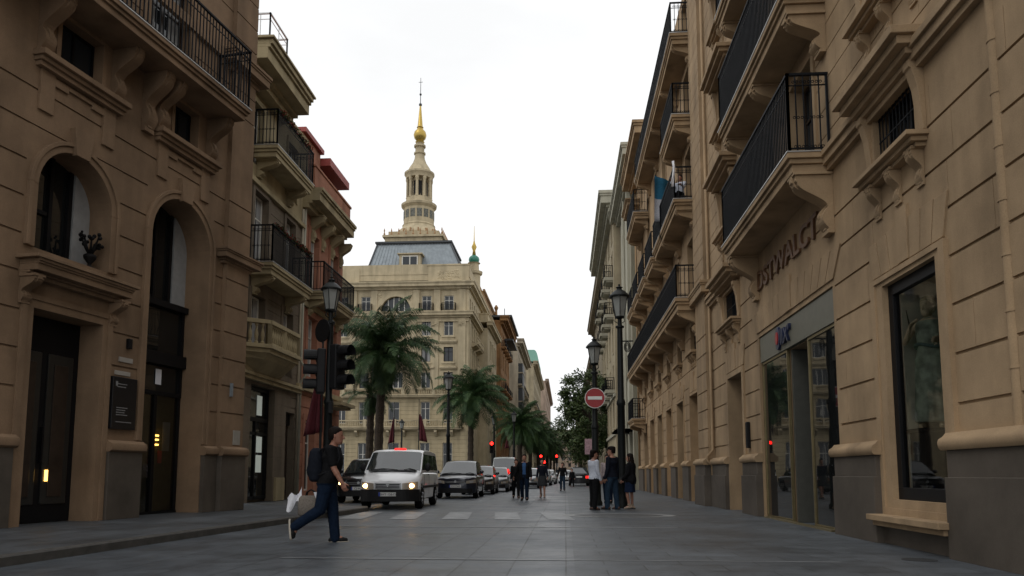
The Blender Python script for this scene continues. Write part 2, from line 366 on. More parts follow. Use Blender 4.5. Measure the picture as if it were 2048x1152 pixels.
def railing_mb(mb, u0, u1, z0, z1, y, gap=.11, ends=True, t=.011, fancy=0, near=None):
    """iron railing along x at distance y, with returns to the wall"""
    def run(a, b, n, f):
        for k in range(n + 1):
            q = k / n; x, yy = a[0] + (b[0] - a[0]) * q, a[1] + (b[1] - a[1]) * q
            tt = t * 1.9 if k in (0, n) else t
            mb.box(x - tt, x + tt, yy - tt, yy + tt, z0, z1)
            if f and 0 < k < n:
                for zz in (z0 + (z1 - z0) * .45, z1 - .12, z0 + .1):
                    for sg in (-1, 1):
                        dx = sg * (b[0] - a[0]) / n * .25; dy = sg * (b[1] - a[1]) / n * .25
                        c = (x + dx, yy + dy, zz); R = gap * .22
                        d = Vector((b[0] - a[0], b[1] - a[1], 0)).normalized()
                        mb.tube([tuple(Vector(c) + d * R * cos(g) + Vector((0, 0, R * sin(g)))) for g in [2 * pi * i / 8 for i in range(9)]], t * .7, 4)
        for zz, h, w in ((z1, .045, .028), (z0 + .05, .025, .014), (z1 - .2, .018, .011)):
            dx, dy = abs(b[0] - a[0]), abs(b[1] - a[1])
            mb.box(min(a[0], b[0]) - w, max(a[0], b[0]) + w, min(a[1], b[1]) - w, max(a[1], b[1]) + w, zz, zz + h)
    run((u0, y), (u1, y), max(2, int((u1 - u0) / gap)), fancy > 1)
    if ends:
        for u in (u0, u1): run((u, .05), (u, y), max(3, int(y / (gap * 1.25))), fancy > 0)
    return mb
def balcony(parent, u0, u1, z0, z1, pr, railh, mat, brackets=(), bh=.7, bw=.28, fancy=1, gap=.11, edge=True, rail=True):
    """slab z0..z1 with moulded edge > railing, brackets"""
    mb = MB(); h = z1 - z0
    mb.box(u0 + .10, u1 - .10, -.02, pr - .10, z0, z0 + h * .45)
    mb.box(u0 + .05, u1 - .05, -.02, pr - .05, z0 + h * .45, z0 + h * .7)
    mb.box(u0, u1, -.02, pr, z0 + h * .7, z1)
    o = mb.build('balcony', mat, parent, bevel=.01)
    if edge:
        e = MB(); e.box(u0 - .012, u1 + .012, .02, pr + .012, z1, z1 + .022); e.build('edge_strip', M['rail_edge'], o)
    if rail:
        r = railing_mb(MB(), u0 + .05, u1 - .05, z1 + .022, z1 + railh, pr - .06, gap, fancy=fancy); r.build('railing', M['iron'], o)
    for u in brackets: console(o, 'bracket', u, z0 - .05, pr * .82, bh, bw, mat)
    return o
WC = {}
def window(parent, u, y, z, w, h, fm='whitef', pm='pane', nx=2, nz=2, t=.05, name='window', d=.06, curtain=False):
    """frame mesh + pane sub-part; identical windows share their meshes"""
    key = (round(w, 3), round(h, 3), fm, pm, nx, nz, t, d, curtain)
    if key not in WC:
        f = MB()
        f.box(0, t, 0, d, 0, h); f.box(w - t, w, 0, d, 0, h); f.box(t, w - t, 0, d, 0, t); f.box(t, w - t, 0, d, h - t, h)
        for k in range(1, nx): x = w * k / nx; f.box(x - t * .5, x + t * .5, .003, d - .004, t, h - t)
        for k in range(1, nz):
            q = h * (k / nz if nz != 2 else .68)
            for a in range(nx): f.box(w * a / nx + t * .5 + (t * .5 if a == 0 else 0), w * (a + 1) / nx - t * .5 - (t * .5 if a == nx - 1 else 0), .003, d - .008, q - t * .35, q + t * .35)
        p = MB(); p.quad((t * .5, .02, t * .5), (t * .5, .02, h - t * .5), (w - t * .5, .02, h - t * .5), (w - t * .5, .02, t * .5))
        c = None
        if curtain:
            c = MB(); n = 14; rr = random.Random(int(w * 1000))
            for a, b in ((t, w * .36), (w * .66, w - t)):
                pts = [(a + (b - a) * k / n, .026 + .004 * (k % 2)) for k in range(n + 1)]
                for (x0, y0), (x1, y1) in zip(pts, pts[1:]): c.quad((x0, y0, t), (x0, y0, h - t), (x1, y1, h - t), (x1, y1, t))
            c = c.mesh('curtain', M['curtain'])
        WC[key] = (f.mesh('window', M[fm]), p.mesh('pane', M[pm]), c)
    fme, pme, cme = WC[key]
    o = link(name, fme, parent, 0, (u, y, z)); link('pane', pme, o)
    if cme: link('curtain', cme, o)
    return o
def text(parent, name, s, size, mat, loc, rot, depth=.02, align='CENTER', bold=0):
    cu = bpy.data.curves.new(name, 'FONT'); cu.body = s; cu.size = size; cu.extrude = depth; cu.align_x = align; cu.offset = bold
    o = bpy.data.objects.new(name, cu); C.objects.link(o)
    dg = bpy.context.evaluated_depsgraph_get(); me = bpy.data.meshes.new_from_object(o.evaluated_get(dg))
    bpy.data.objects.remove(o); me.materials.clear(); me.materials.append(mat)
    o = link(name, me, parent, 0, loc); o.rotation_euler = rot; return o
OUT = (radians(90), 0, radians(180))        # lettering on a wall, read from outside

# ------------------------------------------------------------------ ground
def sheet(name, pts, z, mat):
    mb = MB(); mb.poly([(x, y, z) for x, y in pts]); return tag(mb.build(name, mat), kind='structure')
sheet('ground', [(-2500, -600), (2500, -600), (2500, 3000), (-2500, 3000)], -.012, plain('asphalt', (.06, .062, .065), .75, var=.2, nscale=3))
sheet('roadway', [(-60, -12), (12, -12), (12, 420), (-60, 420)], 0, paving('road paving', (.078, .090, .104), 1.5, .62, .42, .010, .14, rot=radians(90)))
sheet('walkway', [(.1, -12), (5.4, -12), (5.4, 200), (.1, 200)], .004, paving('walk slabs', (.078, .089, .101), .9, .5, .46, .009, .13, wet=.12))
sheet('worn_paving_strip', [(-4.8, 15.1), (2.2, 15.1), (2.2, 15.2), (-4.8, 15.2)], .008, plain('pale slab strip', (.26, .27, .28), .45, var=.35, nscale=2))
sheet('worn_paving_strip', [(-3.6, 9.4), (3.3, 9.4), (3.3, 9.46), (-3.6, 9.46)], .008, plain('pale slab strip', (.2, .21, .22), .45, var=.35, nscale=2))
# raised pavement with a rounded kerb corner
kp = [(-6.75, -10), (-6.62, 2), (-6.44, 8.3), (-6.15, 13), (-5.85, 17.5), (-5.62, 20.6), (-5.62, 21.3), (-5.8, 21.9), (-6.3, 22.3), (-7.2, 22.45), (-9, 22.6), (-11.4, 24.9)]
mb = MB(); out = [(x - .16, y) if i < 8 else (x, y - .16) for i, (x, y) in enumerate(kp)]
mb.poly([(x, y, .12) for x, y in out] + [(-60, 24.9, .12), (-60, -10, .12)])
tag(mb.build('pavement', paving('pavement slabs', (.078, .087, .097), .8, .4, .5, .006, .14, rot=radians(81))), kind='structure')
mb = MB()
for (a, b), (c, d) in zip(zip(kp, out), zip(kp[1:], out[1:])):
    mb.quad((*a, -.01), (*c, -.01), (*c, .105), (*a, .105)); mb.quad((*a, .105), (*c, .105), (c[0] * .9 + d[0] * .1, c[1] * .9 + d[1] * .1, .125), (a[0] * .9 + b[0] * .1, a[1] * .9 + b[1] * .1, .125))
    mb.quad((a[0] * .9 + b[0] * .1, a[1] * .9 + b[1] * .1, .125), (c[0] * .9 + d[0] * .1, c[1] * .9 + d[1] * .1, .125), (*d, .123), (*b, .123))
tag(mb.build('kerb', plain('kerb granite', (.06, .056, .05), .7, var=.3, nscale=8)), kind='structure')
sheet('pavement_beyond', [(-11.3, 24.9), (-9.3, 24.9), (-9.0, 44), (-60, 44), (-60, 24.9)], .006, paving('far pavement', (.115, .122, .125), .8, .4, .5, .006, .14))
# zebra crossing, oval patch, gutter line
xm = plain('worn white road paint', (.24, .25, .26), .5, var=.35, nscale=3)
for x in (-5.35, -4.1, -2.85, -1.6, -.35):
    sheet('crosswalk_stripe', [(x - .3 + .25, 17.6), (x + .32 + .25, 17.6), (x + .32 - .05, 20.9), (x - .3 - .05, 20.9)], .008, xm)
mb = MB()
for k in range(48):
    a, b = 2 * pi * k / 48, 2 * pi * (k + 1) / 48
    f = lambda t, r: (1.35 + 1.45 * r * cos(t), 19.55 + .95 * r * sin(t), .010)
    mb.quad(f(a, .78), f(a, 1), f(b, 1), f(b, .78))
tag(mb.build('oval_kerb_ring', plain('pale ring stone', (.22, .225, .225), .5, var=.35, nscale=4)), kind='structure')
mb = MB(); mb.poly([(1.35 + 1.13 * cos(2 * pi * k / 48), 19.55 + .74 * sin(2 * pi * k / 48), .0125) for k in range(48)])
tag(mb.build('oval_patch', plain('dark patch', (.06, .063, .066), .55, var=.3, nscale=5)), kind='structure')
mb = MB(); mb.lathe([(.2, .0), (.2, .006)], (0, 0, 0), 24)
tag(mb.build('manhole_cover', plain('cast iron cover', (.03, .032, .034), .6, .2, nscale=20), loc=(4.35, 9.75, .004)), 'round dark manhole cover set in the right hand walkway slabs', 'manhole cover')

# ------------------------------------------------------------------ right near building (shop, display window)
RR = radians(90)
T = thing('corner_building', 'tan rusticated building with iron balconies, shop front and display window along the walkway', 'building', (4.95, 0, 0), RR)
m = M['right']; TOP = 19.0
F = Facade(2, 27.2, 0, TOP)
F.set(25.4, 27.2, 0, TOP, .2)
F.courses(2, 27.2, 1.92, 6.3, .635, .04, -.035, joint=1.9, seed=3)
F.courses(2, 27.2, 7.4, TOP, .52, .022, -.018, joint=1.5, seed=5)
F.set(9.8, 12.15, .44, 4.1, .06); F.set(9.95, 12.0, .55, 4.02, .03); F.set(10.1, 11.78, .68, 3.95, -1.5)   # display window
F.set(20.9, 23.1, 0, 4.05, .05); F.set(21.1, 22.9, 0, 3.9, -.55)                                             # side door
F.set(13.85, 19.4, 0, 4.6, .0); F.set(13.95, 19.3, 0, 4.52, -.14); F.set(15.72, 17.12, 0, 3.84, -1.6)          # shop
for a, b, z0, z1 in ((10.4, 11.76, 5.74, 6.74), (21.4, 23.1, 5.5, 6.5)): F.set(a - .12, b + .12, z0, z1 + .08, .04); F.set(a, b, z0, z1, -.3)
for z0 in (8.35, 11.65, 14.95):
    for a, b in ((10.3, 11.86), (21.4, 23.1)): F.set(a - .12, b + .12, z0, z0 + 1.6, .04); F.set(a, b, z0, z0 + 1.5, -.3)
for z0 in (6.95, 10.1, 13.3, 16.5):
    for a in (14.5, 17.2): F.set(a - .15, a + 1.55, z0, z0 + 2.5, .04); F.set(a, a + 1.4, z0, z0 + 2.35, -.35)
mb = F.build(MB()); shell(mb, 2, 27.2, 0, TOP, 12); wall = mb.build('wall', m, T)
# plinth blocks and torus between the openings
pl = MB(); to = MB()
torus = [(0, 1.36), (.17, 1.36), (.2, 1.40), (.205, 1.46), (.19, 1.5), (.14, 1.53), (.10, 1.58), (0, 1.58)]
for a, b, e in ((2, 9.9, 0), (12.1, 13.9, 0), (19.35, 20.95, 0), (23.05, 25.35, 0), (25.36, 27.24, .2)):
    cut(pl); cut(to); pl.box(a, b, -.02, .13 + e, 0, 1.36); pl.box(a - .004, b + .004, -.02, .17 + e, 0, 1.02)
    to.ext([(o + e if o > 0 else 0, z) for o, z in torus], a - .06, b + .06)
cut(pl); pl.box(9.9, 12.1, -.02, .05, 0, .33); pieces(pl, 'plinth', M['granite'], T, bevel=.008); pieces(to, 'torus_moulding', m, T, auto=40)
st = MB(); st.box(9.86, 12.14, -.02, .30, .36, .45); st.box(9.9, 12.1, -.02, .22, .28, .36); st.build('sill', m, T, bevel=.01)
# belt course, capital of the pilaster, vertical roll moulding, drain pipe
b = MB(); b.box(2, 25.3, -.03, .10, 6.62, 6.72); b.box(2, 25.3, -.03, .17, 6.72, 6.86); b.box(2, 25.3, -.03, .22, 6.86, 6.97)
b.build('belt_course', m, T, bevel=.008); b = MB(); cornice(b, 25.4, 27.2, 6.95, .6, .42); b.build('pilaster_capital', m, T, bevel=.008)
v = MB(); v.lathe([(.075, 1.58), (.075, 6.6)], (8.55, -.03, 0), 12); v.lathe([(.075, 7), (.075, TOP)], (8.55, -.03, 0), 12)
z = 1.58
while z < TOP: v.lathe([(.084, z), (.084, z + .03)], (8.55, -.03, 0), 12); z += .635
v.build('roll_moulding', m, T, auto=40)
d = MB(); d.tube([(25.2, .1, .05), (25.2, .12, 1.35), (25.2, .28, 1.5), (25.2, .28, 1.62), (25.2, .08, 1.85), (25.2, .08, 18.8)], .05, 8); d.build('drain_pipe', m, T, smooth=True)
# flat arches of wedge stones
def wedges(parent, u0, u1, z0, z1, n, mat, y0=.0, key=True, pr=.03):
    mb = MB(); uc = (u0 + u1) / 2; g = .012
    for k in range(n):
        a, b2 = u0 + (u1 - u0) * k / n + g, u0 + (u1 - u0) * (k + 1) / n - g
        f = 1.16; h = z1 - z0
        mid = (n - 1) / 2; zt = z1 + (.18 if key and abs(k - mid) < .6 else 0) - .12 * (abs(k - mid) / n)
        mb.exty([(a, z0), (b2, z0), (uc + (b2 - uc) * f, zt), (uc + (a - uc) * f, zt)], y0 - .01, y0 + (pr * 1.6 if abs(k - mid) < .6 else pr))
    return mb.build('flat_arch', mat, parent, bevel=.005)
wedges(T, 9.85, 12.1, 4.13, 4.75, 7, m); wedges(T, 13.85, 19.4, 4.63, 5.22, 13, m); wedges(T, 20.9, 23.1, 4.08, 4.68, 7, m)
# display window joinery
f = MB(); f.box(10.1, 11.78, -.16, -.06, .68, .86); f.box(10.1, 11.78, -.16, -.06, 3.78, 3.95); f.box(10.1, 10.2, -.16, -.06, .86, 3.78); f.box(11.62, 11.78, -.16, -.06, .86, 3.78)
fo = f.build('display_window', M['black'], T, bevel=.006)
p = MB(); p.quad((10.2, -.11, .86), (10.2, -.11, 3.78), (11.62, -.11, 3.78), (11.62, -.11, .86)); p.build('pane', M['clear'], fo)
p = MB(); p.box(10.115, 11.765, -1.48, -.2, .685, .80); p.build('display_floor', M['wood'], fo)
p = MB(); p.box(10.115, 11.765, -1.49, -1.46, .80, 3.94); p.build('display_back', M['dark'], fo)
p = MB(); p.box(11.60, 11.765, -1.45, -.17, .80, 3.94); p.build('side_panel', plain('pale side panel', (.6, .57, .47), .8), fo)
# shop front
f = MB(); f.box(13.96, 19.29, -.13, -.03, 3.86, 4.5); fa = f.build('shop_sign_board', M['fascia'], T, bevel=.006)
f = MB()
R1 = lambda a, r: [(17.55 + .17 * r * cos(t), 4.18 + .27 * r * sin(t)) for t in [2 * pi * k / 24 for k in range(24)]]
f.exty(R1(0, 1), -.03, .03); f.build('letter', M['navy'], fa, bevel=.004)
f = MB(); f.exty(R1(0, .55), .03, .05); f.build('letter', M['signred'], fa)
text(fa, 'letter', "IIX'", .5, M['navy'], (17.33, .0, 4.0), OUT, .035, 'LEFT', .006)
for a, b2 in ((13.97, 15.70), (17.14, 19.28)):
    f = MB()
    for x0, x1, z0, z1 in ((a, b2, .0, .06), (a, b2, 3.80, 3.855), (a, a + .05, .06, 3.8), (b2 - .05, b2, .06, 3.8)): f.box(x0, x1, -.12, -.06, z0, z1)
    o = f.build('shop_window', M['brass'], T); p = MB(); p.quad((a + .05, -.09, .06), (a + .05, -.09, 3.8), (b2 - .05, -.09, 3.8), (b2 - .05, -.09, .06)); p.build('pane', M['shop'], o)
p = MB(); p.box(15.73, 17.11, -1.59, -1.52, 0.01, 3.83); p.build('door', M['dark'], T)
p = MB(); p.box(17.0, 17.11, -1.5, -.14, .01, 3.83); p.box(15.73, 15.8, -1.5, -.14, .01, 3.83); p.build('door_reveal', plain('dark grey reveal', (.06, .06, .05), .6), T)
p = MB(); p.box(14.3, 19, -.02, .10, .0, .035); p.build('threshold', M['brass'], T)
# side door and intercom
p = MB(); p.box(21.12, 22.88, -.53, -.46, .02, 3.88); o = p.build('door', M['wood'], T)
for z0, z1 in ((.2, 1.2), (1.35, 2.6), (2.75, 3.75)):
    for a in (21.22, 22.06): q = MB(); q.box(a, a + .7, -.47, -.44, z0, z1); q.build('door_panel', M['dark'], o, bevel=.012)
q = MB(); q.box(20.45, 20.62, 0, .10, 1.75, 2.45); q.build('intercom', M['black'], T, bevel=.02)
text(T, 'facade_letters', "DSTWALCT", .66, M['letter'], (16.82, .02, 5.68), OUT, .035, 'CENTER', .012).scale = (1.32, 1, 1)
# grille windows with consoles, sills, hoods
def grille_window(u0, u1, z0, z1, hood, bars=True):
    o = window(T, u0, -.28, z0, u1 - u0, z1 - z0, 'black', 'pane', 2, 1)
    if bars:
        g = MB(); n = int((u1 - u0) / .115)
        for k in range(n + 1): x = u0 + .03 + (u1 - u0 - .06) * k / n; g.tube([(x, -.05, z0), (x, -.05, z1)], .011, 5)
        for q in (.14, .5, .86): g.box(u0, u1, -.058, -.042, z0 + (z1 - z0) * q, z0 + (z1 - z0) * q + .02)
        g.build('grille', M['iron'], T)
    s = MB(); s.box(u0 - .3, u1 + .3, -.02, .30, z0 - .09, z0 - .02); s.box(u0 - .25, u1 + .25, -.02, .22, z0 - .16, z0 - .09); s.box(u0 - .2, u1 + .2, -.02, .14, z0 - .22, z0 - .16); s.build('sill', m, T, bevel=.008)
    for u in (u0 - .02, (u0 + u1) / 2, u1 + .02):
        console(T, 'sill_bracket', u, z0 - .23, .17, .5, .2, m)
    for u in (u0 - .17, u1 + .17):
        c = MB(); c.ext([(0, z0), (.05, z0), (.07, z0 + (z1 - z0) * .3), (.10, z0 + (z1 - z0) * .62), (.17, z1 - .12), (.2, z1 - .1), (.2, z1), (0, z1)], u - .09, u + .09); c.build('jamb_scroll', m, T, bevel=.006)
    h = MB(); h.box(u0 - .32, u1 + .32, -.02, .26, hood, hood + .10); h.box(u0 - .40, u1 + .40, -.02, .40, hood + .10, hood + .22); h.box(u0 - .46, u1 + .46, -.02, .50, hood + .22, hood + .34); h.build('hood', m, T, bevel=.01)
grille_window(10.4, 11.76, 5.74, 6.74, 6.80); grille_window(21.4, 23.1, 5.5, 6.5, 6.64)
for z0 in (8.35, 11.65, 14.95):
    grille_window(10.3, 11.86, z0, z0 + 1.5, z0 + 1.62, False); grille_window(21.4, 23.1, z0, z0 + 1.5, z0 + 1.55, False)
for k, z0 in enumerate((6.6, 9.75, 12.95, 16.15)):
    balcony(T, 13.6, 19.5, z0, z0 + .36, .82, 1.5, m, (13.86, 19.2) if k == 0 else (13.86, 16.5, 19.2), 1.1 if k == 0 else .75, .34, fancy=1, gap=.105)
    for a in (14.5, 17.2): window(T, a, -.33, z0 + .36, 1.4, 2.32, 'wood', 'pane', 2, 2, .07, 'french_window')

# ------------------------------------------------------------------ right middle building with the long balconies
T = thing('balcony_building', 'tan building of stacked black iron balconies between the shop block and the greenish white house', 'building', (4.95, 0, 0), RR)
m = M['right2']; TOP = 20.6
F = Facade(27.2, 50, 0, TOP)
F.courses(27.2, 50, 1.92, 6.9, .635, .035, -.03, joint=2.2, seed=9); F.courses(27.2, 50, 7.6, TOP, .8, .018, -.012, joint=2.4, seed=11)
ops = [28.1 + 3.45 * k for k in range(6)]
for a in ops:
    F.set(a - .1, a + 1.9, 0, 4.2, .04); F.set(a, a + 1.8, 0, 4.1, -.45); F.set(a + .25, a + 1.45, 5.75, 6.8, -.25)
    for z0, h in ((7.5, 2.6), (11.25, 2.5), (14.6, 2.4), (17.85, 2.2)): F.set(a + .05, a + 1.65, z0, z0 + h + .15, .03); F.set(a + .2, a + 1.5, z0, z0 + h, -.35)
mb = F.build(MB()); shell(mb, 27.2, 50, 0, TOP, 12); mb.build('wall', m, T)
pl = MB(); to = MB(); e = [27.24] + [q for a in ops for q in (a - .08, a + 1.88)] + [50]
for a, b2 in zip(e[::2], e[1::2]):
    cut(pl); cut(to); pl.box(a, b2, -.02, .14, 0, 1.36); to.ext(torus, a - .04, b2 + .04)
pieces(pl, 'plinth', M['granite'], T, bevel=.008); pieces(to, 'torus_moulding', m, T, auto=40)
for i, a in enumerate(ops):
    wedges(T, a - .1, a + 1.9, 4.22, 4.8, 7, m)
    if i % 2: o = window(T, a, -.43, .02, 1.8, 4.07, 'black', 'pane', 2, 2, .08, 'door')
    else:
        q = MB(); q.box(a + .01, a + 1.79, -.43, -.38, .01, 4.09)
        for k in range(14): q.box(a + .05, a + 1.75, -.38, -.36, .1 + .28 * k, .34 + .28 * k)
        q.build('shutter', M['right2'], T)
    window(T, a + .25, -.22, 5.75, 1.2, 1.05, 'black', 'pane', 2, 1)
    s = MB(); s.box(a + .1, a + 1.6, -.02, .22, 5.62, 5.72); s.box(a + .16, a + 1.54, -.02, .14, 5.54, 5.62); s.build('sill', m, T, bevel=.008)
    for q in (.4, .85, 1.3): console(T, 'sill_bracket', a + q, 5.53, .14, .42, .16, m)
    for z0, h in ((7.5, 2.6), (11.25, 2.5), (14.6, 2.4), (17.85, 2.2)): window(T, a + .2, -.33, z0, 1.3, h, 'wood', 'pane', 2, 2, .06, 'french_window')
br = [27.7 + 3.45 * k for k in range(7)]
balcony(T, 27.35, 49, 7.05, 7.5, .88, 1.2, m, br, .85, .3, 1, .12)
for k in range(6):
    a = 27.35 + 3.6 * k + (.0 if k < 1 else .35); balcony(T, a, a + (4.3 if k == 0 else 2.9), 10.85, 11.25, .86, 1.22, m, (a + .3, a + (4.0 if k == 0 else 2.6)), .6, .26, 1, .12)
balcony(T, 27.45, 31.0, 14.2, 14.6, .84, 1.22, m, (27.75, 30.7), .6, .26, 1, .12)
balcony(T, 27.35, 42.2, 17.4, 17.8, .86, 1.22, m, br[:5], .6, .26, 1, .12)
balcony(T, 42.8, 47.8, 15.9, 16.3, .88, 1.3, m, (43.2, 47.4), .5, .26, 1, .12)
balcony(T, 46.2, 49.6, 4.1, 4.45, .84, 1.2, m, (46.5, 49.3), .5, .26, 1, .12)
c = MB(); cut(c); cornice(c, 42.3, 49.7, 20.1, 1.1, 1.0); cut(c); cornice(c, 48.2, 49.8, 18.2, .6, .95); pieces(c, 'cornice', m, T, bevel=.01)
d = MB(); d.tube([(50, .08, .05), (50, .08, 20)], .06, 8); d.build('drain_pipe', m, T, smooth=True)

# flag and the sitter on the balcony
mb = MB(); n = 10
def flagmesh(w, h, amp, ny=8, nx_=14, gather=0.):
    rows = []
    for j in range(ny + 1):
        tz = j / ny; row = []
        for i in range(nx_ + 1):
            t = i / nx_; g = 1 - gather * (1 - tz)
            row.append((t * w * g, amp * sin(t * 9 + tz * 1.5) * (.3 + tz), -tz * h - t * h * .12))
        rows.append(row)
    return rows
def cloth_obj(name, rows, mats, bands=None):
    mb = MB(); ids = [[mb.p(*q) for q in r] for r in rows]
    for j in range(len(ids) - 1):
        for i in range(len(ids[0]) - 1):
            if bands: mb.mi = bands(i / (len(ids[0]) - 1), j / (len(ids) - 1))
            mb.face((ids[j][i], ids[j][i + 1], ids[j + 1][i + 1], ids[j + 1][i]))
    o = mb.build(name, mats, smooth=True); s = o.modifiers.new('thick', 'SOLIDIFY'); s.thickness = .006; return o
o = cloth_obj('hanging_flag', flagmesh(.8, 2.0, .1), [cloth('flag blue', (.02, .09, .15)), cloth('flag white', (.3, .3, .32)), cloth('flag red', (.3, .03, .03))],
              lambda s, t: 0 if t < .4 else (2 if .42 < t < .62 and .3 < s < .75 else 1))
o.location = (3.95, 31.6, 13.9); o.rotation_euler = (0, 0, radians(15)); tag(o, 'blue and white flag hanging beside the third storey iron balcony', 'flag')

# ------------------------------------------------------------------ left near building (arches)
a9 = radians(9)
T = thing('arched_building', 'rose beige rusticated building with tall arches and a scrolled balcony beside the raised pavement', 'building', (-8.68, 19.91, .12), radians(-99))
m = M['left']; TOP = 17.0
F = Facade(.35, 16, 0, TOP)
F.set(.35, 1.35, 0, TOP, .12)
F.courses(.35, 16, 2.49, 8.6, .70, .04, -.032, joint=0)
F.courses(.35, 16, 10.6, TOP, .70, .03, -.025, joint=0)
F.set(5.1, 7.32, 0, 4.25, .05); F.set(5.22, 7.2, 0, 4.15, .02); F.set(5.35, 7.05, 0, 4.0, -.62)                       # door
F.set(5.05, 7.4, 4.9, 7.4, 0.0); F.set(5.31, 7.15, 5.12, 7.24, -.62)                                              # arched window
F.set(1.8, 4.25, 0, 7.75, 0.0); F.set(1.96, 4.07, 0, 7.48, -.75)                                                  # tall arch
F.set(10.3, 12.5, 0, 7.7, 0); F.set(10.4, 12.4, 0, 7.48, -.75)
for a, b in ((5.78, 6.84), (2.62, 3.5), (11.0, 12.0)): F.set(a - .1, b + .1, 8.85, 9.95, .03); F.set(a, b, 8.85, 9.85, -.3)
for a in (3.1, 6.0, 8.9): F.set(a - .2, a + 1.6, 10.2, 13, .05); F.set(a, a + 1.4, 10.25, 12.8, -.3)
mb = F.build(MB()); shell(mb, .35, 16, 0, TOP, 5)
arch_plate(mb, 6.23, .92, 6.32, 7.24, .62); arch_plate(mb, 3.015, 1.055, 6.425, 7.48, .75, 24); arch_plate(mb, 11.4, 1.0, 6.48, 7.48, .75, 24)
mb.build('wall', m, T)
v = MB()
for uc, r, zs, zb in ((6.23, .92, 6.32, 5.12), (3.015, 1.055, 6.425, 0), (11.4, 1.0, 6.48, 0)):
    cut(v)
    for r0, r1, y in ((r + .0, r + .13, .045), (r + .13, r + .21, .08)):
        archivolt(v, uc, r0, r1, zs, -.01, y)
        for s in (-1, 1): x0, x1 = sorted((uc + s * r0, uc + s * r1)); v.box(x0, x1, -.01, y, max(zb, 1.66 if zb == 0 else zb), zs)
    v.exty([(uc - .17, zs + r - .05), (uc + .17, zs + r - .05), (uc + .25, zs + r + .5), (uc - .25, zs + r + .5)], -.01, .13)
pieces(v, 'archivolt', m, T, bevel=.01)
pl = MB(); to = MB(); torl = [(0, 1.40), (.12, 1.40), (.17, 1.44), (.185, 1.52), (.165, 1.58), (.11, 1.61), (.08, 1.64), (0, 1.64)]
for a, b, e in ((.33, 1.4, .12), (1.41, 1.93, 0), (4.1, 5.08, 0), (7.34, 10.28, 0), (12.5, 16, 0)):
    cut(pl); cut(to); pl.box(a, b, -.02, .10 + e, 0, 1.40); to.ext([(o + e if o > 0 else 0, z) for o, z in torl], a - .04, b + .03)
pieces(pl, 'plinth', M['granite'], T, bevel=.008); pieces(to, 'torus_moulding', m, T, auto=40)
b = MB()
cut(b); cornice(b, .35, 1.36, 6.4, .36, .36); cut(b); cornice(b, .35, 1.36, 11.7, .5, .4); pieces(b, 'pilaster_capital', m, T, bevel=.008); b = MB(); b.box(1.8, 16, -.02, .1, 11.85, 12.1); b.build('belt_course', m, T)
# door canopy on corbels
c = MB(); cornice(c, 5.0, 7.4, 4.5, .32, .46, False); c.box(4.9, 7.5, -.02, .5, 4.82, 4.88); o = c.build('canopy', m, T, bevel=.008)
for u in (5.12, 7.28): console(o, 'bracket', u, 4.5, .34, .48, .2, m)
# street door
q = MB(); q.box(5.36, 7.04, -.6, -.53, .01, 3.99); o = q.build('door', M['black'], T)
for a in (5.5, 6.27):
    q = MB(); q.box(a, a + .62, -.54, -.50, .35, 3.3); q.build('door_panel', plain('smoked door glass', (.022, .022, .02), .3), o, bevel=.02)
    q = MB(); q.box(a + .14, a + .48, -.50, -.48, .5, 3.1); q.build('door_panel', M['wood'], o, bevel=.01)
q = MB(); q.box(6.16, 6.20, -.53, -.46, 1.15, 1.85); q.build('handle', M['black'], o)
q = MB(); q.box(6.0, 6.05, -.50, -.47, .80, 1.02); q.build('night_light', M['warm'], o)
# arched window: dark casement and pale inner blind
def arched_infill(uc, r, zs, z0, y):
    q = MB(); q.quad((uc - r, y, z0), (uc - r, y, zs + r), (uc + r, y, zs + r), (uc + r, y, z0)); o = q.build('window', M['shop'], T)
    q = MB()
    for x0, x1 in ((uc - r * .5, uc - r * .5 + .09), (uc + .02, uc + .1), (uc + r - .12, uc + r - .02)): q.box(x0, x1, y + .004, y + .08, z0, zs + sqrt(max(0, r * r - (max(abs(x0 - uc), abs(x1 - uc))) ** 2)) - .0)
    q.box(uc + .12, uc + r - .12, y + .004, y + .06, zs - .3, zs - .22); q.box(uc + .12, uc + r - .12, y + .004, y + .06, z0, z0 + .12)
    q.build('frame', M['black'], o)
    q = MB(); P = [(uc - r * cos(radians(58) * k / 14), zs + r * sin(radians(58) * k / 14)) for k in range(15)]
    q.exty([(uc - r, z0)] + P + [(uc - r * cos(radians(58)), z0)], y + .01, y + .10); q.build('blind', M['curtain'], o)
arched_infill(6.23, .92, 6.32, 5.13, -.61); arched_infill(3.015, 1.055, 6.425, 5.1, -.74); arched_infill(11.4, 1.0, 6.48, 5.1, -.74)
